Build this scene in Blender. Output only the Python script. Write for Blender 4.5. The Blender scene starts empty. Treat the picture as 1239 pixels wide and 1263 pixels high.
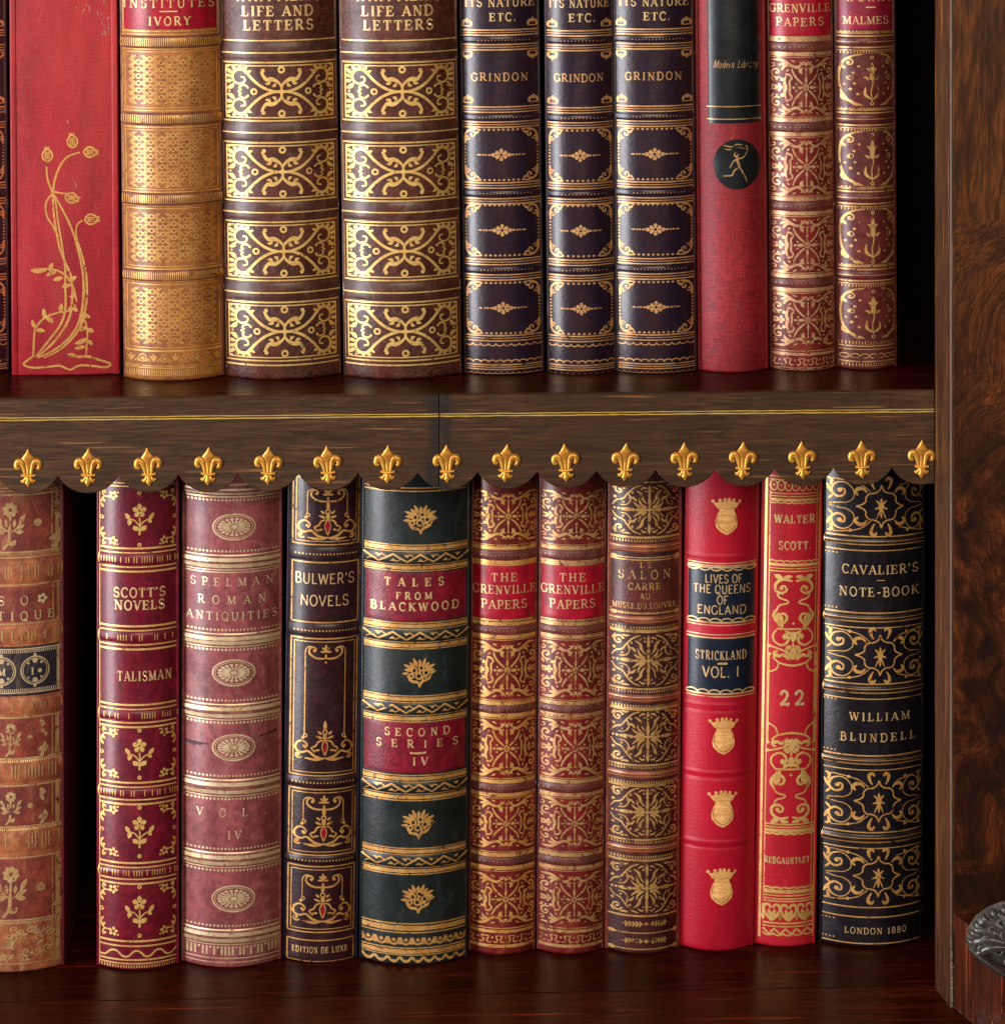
import bpy, bmesh, math, random
from math import sin, cos, asin, pi, radians, hypot, ceil, atan2, sqrt

random.seed(7)
scene = bpy.context.scene
COL = scene.collection

# ------------------------------------------------------------------ camera
# Lengths below are often given in "px": 1 px = 0.3 mm of real size at the book spines.
U = 0.0003
F = 3600.0                  # focal length in px
HZ = -300.0                 # eye level (px above the top of the view)
TH = 0.042                  # yaw of the camera to the right
CX0 = 619.5
CAM = (CX0*U - F*U*sin(TH), -F*U*cos(TH), 1487*U)
cd = bpy.data.cameras.new('camera')
cam = bpy.data.objects.new('camera', cd)
COL.objects.link(cam)
cam.location = CAM
cam.rotation_euler = (pi/2, 0, -TH)
cd.sensor_fit = 'VERTICAL'
cd.sensor_height = 24.0
cd.lens = F/1263.0*24.0
cd.shift_y = -(631.5 - HZ)/1263.0
cd.clip_start = 0.05
cd.clip_end = 50
scene.camera = cam

# ------------------------------------------------------------------ world, lamps, exposure
w = bpy.data.worlds.new('World')
scene.world = w
w.use_nodes = True
bg = w.node_tree.nodes['Background']
bg.inputs[0].default_value = (0.9, 0.78, 0.66, 1)
bg.inputs[1].default_value = 0.03

def area(name, loc, target, sx, sy, energy, color):
    ld = bpy.data.lights.new(name, 'AREA')
    ld.shape = 'RECTANGLE'; ld.size = sx; ld.size_y = sy
    ld.energy = energy; ld.color = color
    o = bpy.data.objects.new(name, ld); COL.objects.link(o)
    from mathutils import Vector
    o.location = loc
    o.rotation_euler = (Vector(target)-Vector(loc)).to_track_quat('-Z', 'Y').to_euler()
    return o
area('window_light', (-1.22, -0.84, 0.34), (0.20, 0, 0.22), 0.46, 1.7, 52, (0.95, 0.95, 1.0))
area('fill_light', (0.25, -1.9, 0.95), (0.20, 0, 0.24), 1.3, 0.8, 24, (1.0, 0.83, 0.62))  # fill lamp added in front to brighten the spines, not a seen source
scene.view_settings.view_transform = 'Standard'
scene.view_settings.look = 'None'
scene.view_settings.gamma = 1
scene.view_settings.use_curve_mapping = False
scene.view_settings.exposure = -0.12

# ------------------------------------------------------------------ layout helpers
ST, CT = sin(TH), cos(TH)
def depth(X, Y): return (X-CAM[0])*ST + (Y-CAM[1])*CT
def X_at(px, Y):
    t = (px-CX0)/F
    return CAM[0] + (Y-CAM[1])*(t*CT+ST)/(CT-t*ST)
def Z_at(X, Y, py): return CAM[2] - (py-HZ)*depth(X, Y)/F
def on_plane(px, py, z):          # X, Y of the point of a level surface at height z
    d = (CAM[2]-z)*F/(py-HZ); xr = (px-CX0)/F*d
    return CAM[0]+xr*CT+d*ST, CAM[1]-xr*ST+d*CT
Z_LOW = 0.0
Z_UP = CAM[2] - 767*U

# ------------------------------------------------------------------ materials
def newmat(name):
    m = bpy.data.materials.new(name); m.use_nodes = True
    nt = m.node_tree
    return m, nt, nt.nodes['Principled BSDF']
def nd(nt, t, **kw):
    n = nt.nodes.new(t)
    for k, v in kw.items():
        if k.startswith('i_'):
            key = k[2:]
            n.inputs[int(key) if key.isdigit() else key.replace('_', ' ')].default_value = v
        else: setattr(n, k, v)
    return n
def c4(c): return (c[0], c[1], c[2], 1)
def srgb(r, g, b):
    f = lambda v: (v/255/12.92) if v/255 <= .04045 else ((v/255+.055)/1.055)**2.4
    return (f(r), f(g), f(b))
def coords(nt, scale=(1,1,1), off=(0,0,0)):
    tc = nd(nt, 'ShaderNodeTexCoord')
    mp = nd(nt, 'ShaderNodeMapping')
    mp.inputs['Scale'].default_value = scale; mp.inputs['Location'].default_value = off
    nt.links.new(tc.outputs['Object'], mp.inputs['Vector'])
    return mp.outputs[0]
def noise(nt, vec, scale, detail=4, rough=.55, dist=0.0):
    n = nd(nt, 'ShaderNodeTexNoise'); n.inputs['Scale'].default_value = scale
    n.inputs['Detail'].default_value = detail; n.inputs['Roughness'].default_value = rough
    n.inputs['Distortion'].default_value = dist
    nt.links.new(vec, n.inputs['Vector'])
    return n.outputs['Fac']
def ramp(nt, fac, stops):
    r = nd(nt, 'ShaderNodeValToRGB')
    el = r.color_ramp.elements
    while len(el) < len(stops): el.new(0.5)
    for e, (p, c) in zip(el, stops):
        e.position = p; e.color = c4(c) if not isinstance(c, (int, float)) else (c, c, c, 1)
    nt.links.new(fac, r.inputs[0])
    return r.outputs[0]
def mix(nt, fac, a, b, mode='MIX'):
    m = nd(nt, 'ShaderNodeMix', data_type='RGBA', blend_type=mode)
    for key, v in ((0, fac), (6, a), (7, b)):
        if isinstance(v, (int, float)): m.inputs[key].default_value = v
        elif isinstance(v, tuple): m.inputs[key].default_value = c4(v)
        else: nt.links.new(v, m.inputs[key])
    return m.outputs[2]
def bump(nt, bs, h, strength, dist):
    b = nd(nt, 'ShaderNodeBump'); b.inputs['Strength'].default_value = strength
    b.inputs['Distance'].default_value = dist
    nt.links.new(h, b.inputs['Height']); nt.links.new(b.outputs[0], bs.inputs['Normal'])
seedn = [0]
def leather(name, c1, c2, rough=.42, worn=None, wornamt=.5, grain=1500, gs=.25, spec=.5, streak=False, coat=.0, crack=0.0):
    """c1/c2: the two tones of the hide; worn: colour of rubbed spots"""
    m, nt, bs = newmat(name); seedn[0] += 1
    off = (seedn[0]*1.37, seedn[0]*.73, seedn[0]*2.1)
    v = coords(nt, (1,1,1), off)
    vs = coords(nt, (1,1,.16) if streak else (1,1,1), off)
    blot = noise(nt, vs, 55, 6, .62, .4)
    fine = noise(nt, v, 420, 4, .6)
    f1 = ramp(nt, blot, [(.36, 0.), (.64, 1.)])
    col = mix(nt, f1, tuple(min(1, x*1.12) for x in c1), c2)
    f2 = ramp(nt, fine, [(.42, 0.), (.66, .6)])
    col = mix(nt, f2, col, tuple(x*.5 for x in c2))
    st = ramp(nt, noise(nt, coords(nt, (1,1,.05), off), 230, 4, .6, .3), [(.46, 0.), (.68, .42)])
    col = mix(nt, st, col, tuple(x*.55 for x in c2))
    fd = ramp(nt, noise(nt, coords(nt, (1,1,.5), off), 17, 3, .5, .3), [(.42, 0.), (.66, .35)])
    col = mix(nt, fd, col, tuple(x*.45 for x in c2))
    f4 = ramp(nt, noise(nt, v, 170, 5, .65, .6), [(.5, 0.), (.72, .5)])
    col = mix(nt, f4, col, tuple(min(1, x*1.5+.004) for x in c1))
    if worn:
        wn = noise(nt, coords(nt, (1,1,.5), off), 130, 8, .72, .8)
        f3 = ramp(nt, wn, [(.52, 0.), (.70, wornamt)])
        col = mix(nt, f3, col, worn)
    gr = noise(nt, v, grain, 3, .6)
    vo = nd(nt, 'ShaderNodeTexVoronoi'); vo.inputs['Scale'].default_value = grain*.6
    nt.links.new(v, vo.inputs['Vector'])
    h = mix(nt, .5, gr, vo.outputs['Distance'])
    if crack:
        vc = nd(nt, 'ShaderNodeTexVoronoi', feature='DISTANCE_TO_EDGE'); vc.inputs['Scale'].default_value = 420
        nv = nd(nt, 'ShaderNodeMix', data_type='VECTOR'); nv.inputs[0].default_value = .012
        nn = nd(nt, 'ShaderNodeTexNoise'); nn.inputs['Scale'].default_value = 300
        nt.links.new(v, nn.inputs['Vector']); nt.links.new(v, nv.inputs[4]); nt.links.new(nn.outputs['Color'], nv.inputs[5])
        nt.links.new(nv.outputs[1], vc.inputs['Vector'])
        e = ramp(nt, vc.outputs['Distance'], [(.0, 1.), (.07, 0.)])
        msk = ramp(nt, noise(nt, v, 90, 3), [(.38, 0.), (.55, crack)])
        e2 = mix(nt, 1., e, msk, 'MULTIPLY')
        col = mix(nt, e2, col, tuple(min(1, x*3.4+.05) for x in c2))
    nt.links.new(col, bs.inputs['Base Color'])
    r = ramp(nt, blot, [(.3, rough*.82), (.7, min(1, rough*1.35))])
    nt.links.new(r, bs.inputs['Roughness'])
    bs.inputs['Specular IOR Level'].default_value = spec*.8
    bs.inputs['Coat Weight'].default_value = coat*.6
    bs.inputs['Coat Roughness'].default_value = .2
    hb = mix(nt, .35, h, noise(nt, v, 520, 5, .7))
    bump(nt, bs, hb, min(1, gs*1.9), .0003)
    return m
def cloth(name, c1, c2, worn=None, rough=.55, weave=.35):
    m, nt, bs = newmat(name); seedn[0] += 1
    off = (seedn[0]*1.37, seedn[0]*.73, seedn[0]*2.1)
    v = coords(nt, (1,1,1), off)
    blot = noise(nt, coords(nt, (1,1,.35), off), 45, 6, .6, .5)
    col = mix(nt, ramp(nt, blot, [(.3, 0.), (.7, 1.)]), c1, c2)
    h1 = noise(nt, coords(nt, (1,1,14), off), 260, 2, .5)
    h2 = noise(nt, coords(nt, (14,14,1), off), 260, 2, .5)
    wv = mix(nt, .5, h1, h2)
    col = mix(nt, ramp(nt, wv, [(.42, weave), (.57, 0.)]), col, tuple(x*.45 for x in c2))
    dk = noise(nt, coords(nt, (1,1,.25), off), 60, 6, .65, .4)
    col = mix(nt, ramp(nt, dk, [(.48, 0.), (.70, .55)]), col, tuple(x*.5 for x in c2))
    if worn:
        wn = noise(nt, coords(nt, (1,1,.6), off), 150, 8, .75, .8)
        col = mix(nt, ramp(nt, wn, [(.60, 0.), (.74, .42)]), col, worn)
        wb = noise(nt, coords(nt, (1,1,.3), off), 26, 5, .6, .6)
        col = mix(nt, ramp(nt, wb, [(.46, 0.), (.72, .20)]), col, worn)
    nt.links.new(col, bs.inputs['Base Color'])
    bs.inputs['Roughness'].default_value = rough
    bs.inputs['Specular IOR Level'].default_value = .4
    bump(nt, bs, wv, .5, .0003)
    return m
def gilt(name, c=(.78,.50,.15), wear=.12, dark=.45, metal=.45, rough=.38):
    m, nt, bs = newmat(name); seedn[0] += 1
    off = (seedn[0]*1.9, seedn[0]*.5, seedn[0]*1.1)
    v = coords(nt, (1,1,1), off)
    n1 = noise(nt, v, 160, 5, .65)
    n2 = noise(nt, v, 900, 3, .6)
    col = mix(nt, ramp(nt, n1, [(.35, 0.), (.70, 1.)]), c, tuple(x*y for x, y in zip(c, (dark+.2, dark, dark*.8))))
    col = mix(nt, ramp(nt, n2, [(.45, 0.), (.75, .6)]), col, tuple(min(1, x*1.25) for x in c))
    nt.links.new(col, bs.inputs['Base Color'])
    bs.inputs['Metallic'].default_value = metal
    bs.inputs['Roughness'].default_value = rough
    if wear > 0:
        n3 = noise(nt, v, 330, 6, .75, .3)
        a = ramp(nt, n3, [(max(0., .30+.28*wear), 0.), (max(0., .30+.28*wear)+.07, 1.)])
        nt.links.new(a, bs.inputs['Alpha'])
    return m
def wood(name, c1, c2, c3, axis='x', scale=1., rough=.3, coat=.3, streak=True, burl=0.0, spec=.35):
    m, nt, bs = newmat(name); seedn[0] += 1
    off = (seedn[0]*.37, seedn[0]*.73, seedn[0]*.21)
    s = {'x': (.07,1,1), 'y': (1,.07,1), 'z': (1,1,.07)}[axis]
    v = coords(nt, s, off)
    v0 = coords(nt, (1,1,1), off)
    n1 = noise(nt, v, 160*scale, 7, .65, 1.2)
    n2 = noise(nt, v, 900*scale, 4, .6, .3)
    n3 = noise(nt, v0, 14*scale, 4, .55, .8)
    f = n1
    if burl:
        wv = nd(nt, 'ShaderNodeTexWave', wave_type='BANDS', bands_direction='X')
        wv.inputs['Scale'].default_value = 22*scale; wv.inputs['Distortion'].default_value = 16
        wv.inputs['Detail'].default_value = 4; wv.inputs['Detail Scale'].default_value = .55
        wv.inputs['Detail Roughness'].default_value = .55
        vb = coords(nt, {'x': (.4,1,1), 'y': (1,.4,1), 'z': (1,1,.45)}[axis], off)
        nt.links.new(vb, wv.inputs['Vector'])
        f = mix(nt, burl, n1, wv.outputs['Fac'])
    col = ramp(nt, f, [(.25, c1), (.5, c2), (.78, c3)])
    col = mix(nt, ramp(nt, n2, [(.40, .7), (.56, 0.)]), col, tuple(x*.5 for x in c1))
    n4 = noise(nt, v, 420*scale, 5, .7, .6)
    col = mix(nt, ramp(nt, n4, [(.52, 0.), (.66, .35)]), col, tuple(min(1, x*1.2) for x in c3))
    col = mix(nt, ramp(nt, n3, [(.35, .6), (.65, 0.)]), col, tuple(x*.55 for x in c2))
    if streak:
        sc = noise(nt, coords(nt, {'x': (.03,1,1), 'y': (1,.03,1), 'z': (1,1,.03)}[axis], off), 500*scale, 2, .5, .1)
        col = mix(nt, ramp(nt, sc, [(.645, 0.), (.70, .6)]), col, tuple(min(1, x*2.4) for x in c3))
    nt.links.new(col, bs.inputs['Base Color'])
    rr = ramp(nt, n1, [(.3, rough), (.7, rough*1.5)])
    nt.links.new(rr, bs.inputs['Roughness'])
    bs.inputs['Coat Weight'].default_value = coat; bs.inputs['Coat Roughness'].default_value = .2
    bs.inputs['Specular IOR Level'].default_value = spec
    bump(nt, bs, n2, .25, .0003)
    return m
def plain(name, c, rough=.6, metal=0.0):
    m, nt, bs = newmat(name)
    v = coords(nt)
    n = noise(nt, v, 300, 5, .6)
    nt.links.new(mix(nt, ramp(nt, n, [(.3, 0.), (.7, .6)]), c, tuple(x*.6 for x in c)), bs.inputs['Base Color'])
    bs.inputs['Roughness'].default_value = rough; bs.inputs['Metallic'].default_value = metal
    return m

# ------------------------------------------------------------------ object helpers
def link(name, verts, faces, mat, parent=None, smooth=True, fix=True):
    me = bpy.data.meshes.new(name)
    me.from_pydata(verts, [], faces)
    if fix:
        bm = bmesh.new(); bm.from_mesh(me); bmesh.ops.recalc_face_normals(bm, faces=bm.faces[:]); bm.to_mesh(me); bm.free()
    me.materials.append(mat)
    if smooth:
        me.polygons.foreach_set('use_smooth', [True]*len(me.polygons))
    me.update()
    o = bpy.data.objects.new(name, me); COL.objects.link(o)
    if parent: o.parent = parent
    return o
def empty(name, loc, label, cat, group=None):
    o = bpy.data.objects.new(name, None); COL.objects.link(o)
    o.location = loc; o.empty_display_size = .02
    o['label'] = label; o['category'] = cat
    if group: o['group'] = group
    return o
class Mesh:
    def __init__(s): s.v = []; s.f = []
    def add(s, v, f):
        b = len(s.v); s.v += v; s.f += [tuple(i+b for i in q) for q in f]
    def box(s, x0, x1, y0, y1, z0, z1, bev=0.0):
        bm = bmesh.new()
        vs = [bm.verts.new((x, y, z)) for x in (x0, x1) for y in (y0, y1) for z in (z0, z1)]
        for q in ((0,1,3,2), (4,6,7,5), (0,4,5,1), (2,3,7,6), (0,2,6,4), (1,5,7,3)): bm.faces.new([vs[i] for i in q])
        if bev: bmesh.ops.bevel(bm, geom=bm.edges[:], offset=bev, segments=3, profile=.5, affect='EDGES')
        bm.verts.index_update()
        s.add([tuple(v.co) for v in bm.verts], [tuple(v.index for v in f.verts) for f in bm.faces]); bm.free()
    def build(s, name, mat, parent=None, smooth=True, fix=True): return link(name, s.v, s.f, mat, parent, smooth, fix)

# ------------------------------------------------------------------ flat ornament drawing (px, y down)
def catmull(pts, step=2.0, closed=False):
    n = len(pts); out = []
    for i in range(n if closed else n-1):
        if closed: p0, p1, p2, p3 = pts[(i-1)%n], pts[i], pts[(i+1)%n], pts[(i+2)%n]
        else: p0, p1, p2, p3 = pts[max(0,i-1)], pts[i], pts[i+1], pts[min(n-1,i+2)]
        k = max(1, ceil(hypot(p2[0]-p1[0], p2[1]-p1[1])/step))
        for j in range(k):
            t = j/k
            out.append(tuple(.5*(2*b+(c-a)*t+(2*a-5*b+4*c-d)*t*t+(-a+3*b-3*c+d)*t**3) for a, b, c, d in zip(p0, p1, p2, p3)))
    if not closed: out.append(tuple(pts[-1]))
    return out
def straight(pts, step=3.0, closed=False):
    out = []; n = len(pts)
    for i in range(n if closed else n-1):
        a, b = pts[i], pts[(i+1)%n]
        k = max(1, ceil(hypot(b[0]-a[0], b[1]-a[1])/step))
        out += [(a[0]+(b[0]-a[0])*j/k, a[1]+(b[1]-a[1])*j/k) for j in range(k)]
    if not closed: out.append(pts[-1])
    return out
class Art:
    """a flat drawing, later laid onto a curved spine"""
    def __init__(s, W): s.v = []; s.f = []; s.T = (0,0,1,1); s.n = 0; s.W = W; s.wk = 1.0; s.lift = 0.0
    def at(s, cx, cy, sx=1, sy=1): s.T = (cx, cy, sx, sy); return s
    def add(s, pts, faces):
        cx, cy, sx, sy = s.T
        b = len(s.v); h = s.lift + (s.n % 12)*.018; s.n += 1
        s.v += [(cx+p[0]*sx, cy+p[1]*sy, h) for p in pts]
        s.f += [tuple(i+b for i in q) for q in faces]
    def path(s, pts, w, smooth=True, closed=False, jit=0.0):
        """w: number or list of widths along the control points"""
        P = [(p[0], p[1]) for p in pts]
        Q = catmull(P, 2.0, closed) if smooth else straight(P, 3.0, closed)
        n = len(Q)
        if isinstance(w, (list, tuple)):
            L = len(w)-1
            ws = []
            for i in range(n):
                t = i/(n-1)*L; k = min(int(t), L-1); ws.append(w[k]+(w[k+1]-w[k])*(t-k))
        else: ws = [w]*n
        L_, R_ = [], []
        for i in range(n):
            if closed: a, b = Q[i-1], Q[(i+1)%n]
            else: a, b = Q[max(0,i-1)], Q[min(n-1,i+1)]
            dx, dy = b[0]-a[0], b[1]-a[1]; l = hypot(dx, dy) or 1
            hw = ws[i]*.5*s.wk
            if jit: hw *= 1+random.uniform(-jit, jit)
            L_.append((Q[i][0]-dy/l*hw, Q[i][1]+dx/l*hw)); R_.append((Q[i][0]+dy/l*hw, Q[i][1]-dx/l*hw))
        fs = [(i, i+1, n+i+1, n+i) for i in range(n-1)]
        if closed: fs.append((n-1, 0, n, 2*n-1))
        s.add(L_+R_, fs)
    def line(s, x0, y0, x1, y1, w=1.2): s.path([(x0,y0), (x1,y1)], w, smooth=False)
    def rule(s, y, w=1.2, x0=None, x1=None, jit=.12):
        s.T = (0,0,1,1)
        x0 = -s.W if x0 is None else x0; x1 = s.W if x1 is None else x1
        s.path([(x0,y), (x1,y)], w, smooth=False, jit=jit)
    def leaf(s, x0, y0, x1, y1, w, bend=0.0):
        mx, my = (x0+x1)/2-(y1-y0)*bend, (y0+y1)/2+(x1-x0)*bend
        s.path([(x0,y0), (mx,my), (x1,y1)], [.25*w, .85*w, w, .7*w, .1*w])
    def disc(s, x, y, r, ry=None, n=10):
        ry = ry or r
        s.add([(x,y)]+[(x+r*cos(2*pi*i/n), y+ry*sin(2*pi*i/n)) for i in range(n)], [(0, 1+i, 1+(i+1)%n) for i in range(n)])
    def ring(s, x, y, r, w=1.0, ry=None):
        ry = ry or r; n = max(10, int(r*2.2))
        s.add([(x+(r+k*w/2*s.wk)*cos(2*pi*i/n), y+(ry+k*w/2*s.wk)*sin(2*pi*i/n)) for k in (-1,1) for i in range(n)],
              [(i, (i+1)%n, n+(i+1)%n, n+i) for i in range(n)])
    def spiral(s, x, y, r, a0, turns, w, r1=.12, eye=True):
        n = max(6, int(abs(turns)*9)); pts = []
        for i in range(n+1):
            t = i/n; a = radians(a0)+turns*2*pi*t; q = r*(1-t)+r*r1*t
            pts.append((x+q*cos(a), y+q*sin(a)))
        s.path(pts, [w*.8, w, w, w*.7])
        if eye: s.disc(pts[-1][0], pts[-1][1], w*.75)
        return pts[0]
    def poly(s, pts, step=4.0):
        bm = bmesh.new()
        f = bm.faces.new([bm.verts.new((p[0], p[1], 0)) for p in pts])
        bmesh.ops.triangulate(bm, faces=[f])
        x = min(p[0] for p in pts)+step
        while x < max(p[0] for p in pts):
            bmesh.ops.bisect_plane(bm, geom=bm.verts[:]+bm.edges[:]+bm.faces[:], plane_co=(x,0,0), plane_no=(1,0,0)); x += step
        y = min(p[1] for p in pts)+step
        while y < max(p[1] for p in pts):
            bmesh.ops.bisect_plane(bm, geom=bm.verts[:]+bm.edges[:]+bm.faces[:], plane_co=(0,y,0), plane_no=(0,1,0)); y += step*2
        bm.verts.index_update()
        s.add([tuple(v.co)[:2] for v in bm.verts], [tuple(v.index for v in q.verts) for q in bm.faces]); bm.free()
    def rect(s, x0, y0, x1, y1, w=1.0): s.path([(x0,y0), (x1,y0), (x1,y1), (x0,y1)], w, smooth=False, closed=True)
    def dots(s, y, r, gap, x0=None, x1=None, wob=0.0):
        s.T = (0,0,1,1)
        x0 = -s.W if x0 is None else x0; x1 = s.W if x1 is None else x1
        n = max(1, round((x1-x0)/gap))
        for i in range(n+1): s.disc(x0+(x1-x0)*i/n, y+random.uniform(-wob, wob), r, n=7)
    def ticks(s, y0, y1, gap, w=.9, x0=None, x1=None, skip=0.0):
        s.T = (0,0,1,1)
        x0 = -s.W if x0 is None else x0; x1 = s.W if x1 is None else x1
        n = max(1, round((x1-x0)/gap))
        for i in range(n+1):
            if random.random() < skip: continue
            x = x0+(x1-x0)*i/n; s.path([(x,y0), (x,y1)], w, smooth=False)
    def zig(s, y, amp, gap, w=1.0, x0=None, x1=None, smooth=False):
        s.T = (0,0,1,1)
        x0 = -s.W if x0 is None else x0; x1 = s.W if x1 is None else x1
        n = max(2, round((x1-x0)/gap)); 
        s.path([(x0+(x1-x0)*i/n, y+(amp if i % 2 else -amp)) for i in range(n+1)], w, smooth=smooth)
    def scallops(s, y, amp, gap, w=1.2, x0=None, x1=None):
        """row of little arcs hanging (amp>0) or standing (amp<0)"""
        s.T = (0,0,1,1)
        x0 = -s.W if x0 is None else x0; x1 = s.W if x1 is None else x1
        n = max(2, round((x1-x0)/gap)); g = (x1-x0)/n
        for i in range(n):
            s.path([(x0+g*(i+.5)+g*.5*cos(pi-pi*k/6), y+amp*sin(pi*k/6)) for k in range(7)], w, smooth=False)
QUAD = [(1,1), (-1,1), (1,-1), (-1,-1)]

# ------------------------------------------------------------------ lettering: stroke capitals (unit cap height, y up)
def arc(cx, cy, rx, ry, a0, a1, n=10):
    return [(cx+rx*cos(radians(a0+(a1-a0)*i/n)), cy+ry*sin(radians(a0+(a1-a0)*i/n))) for i in range(n+1)]
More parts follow.
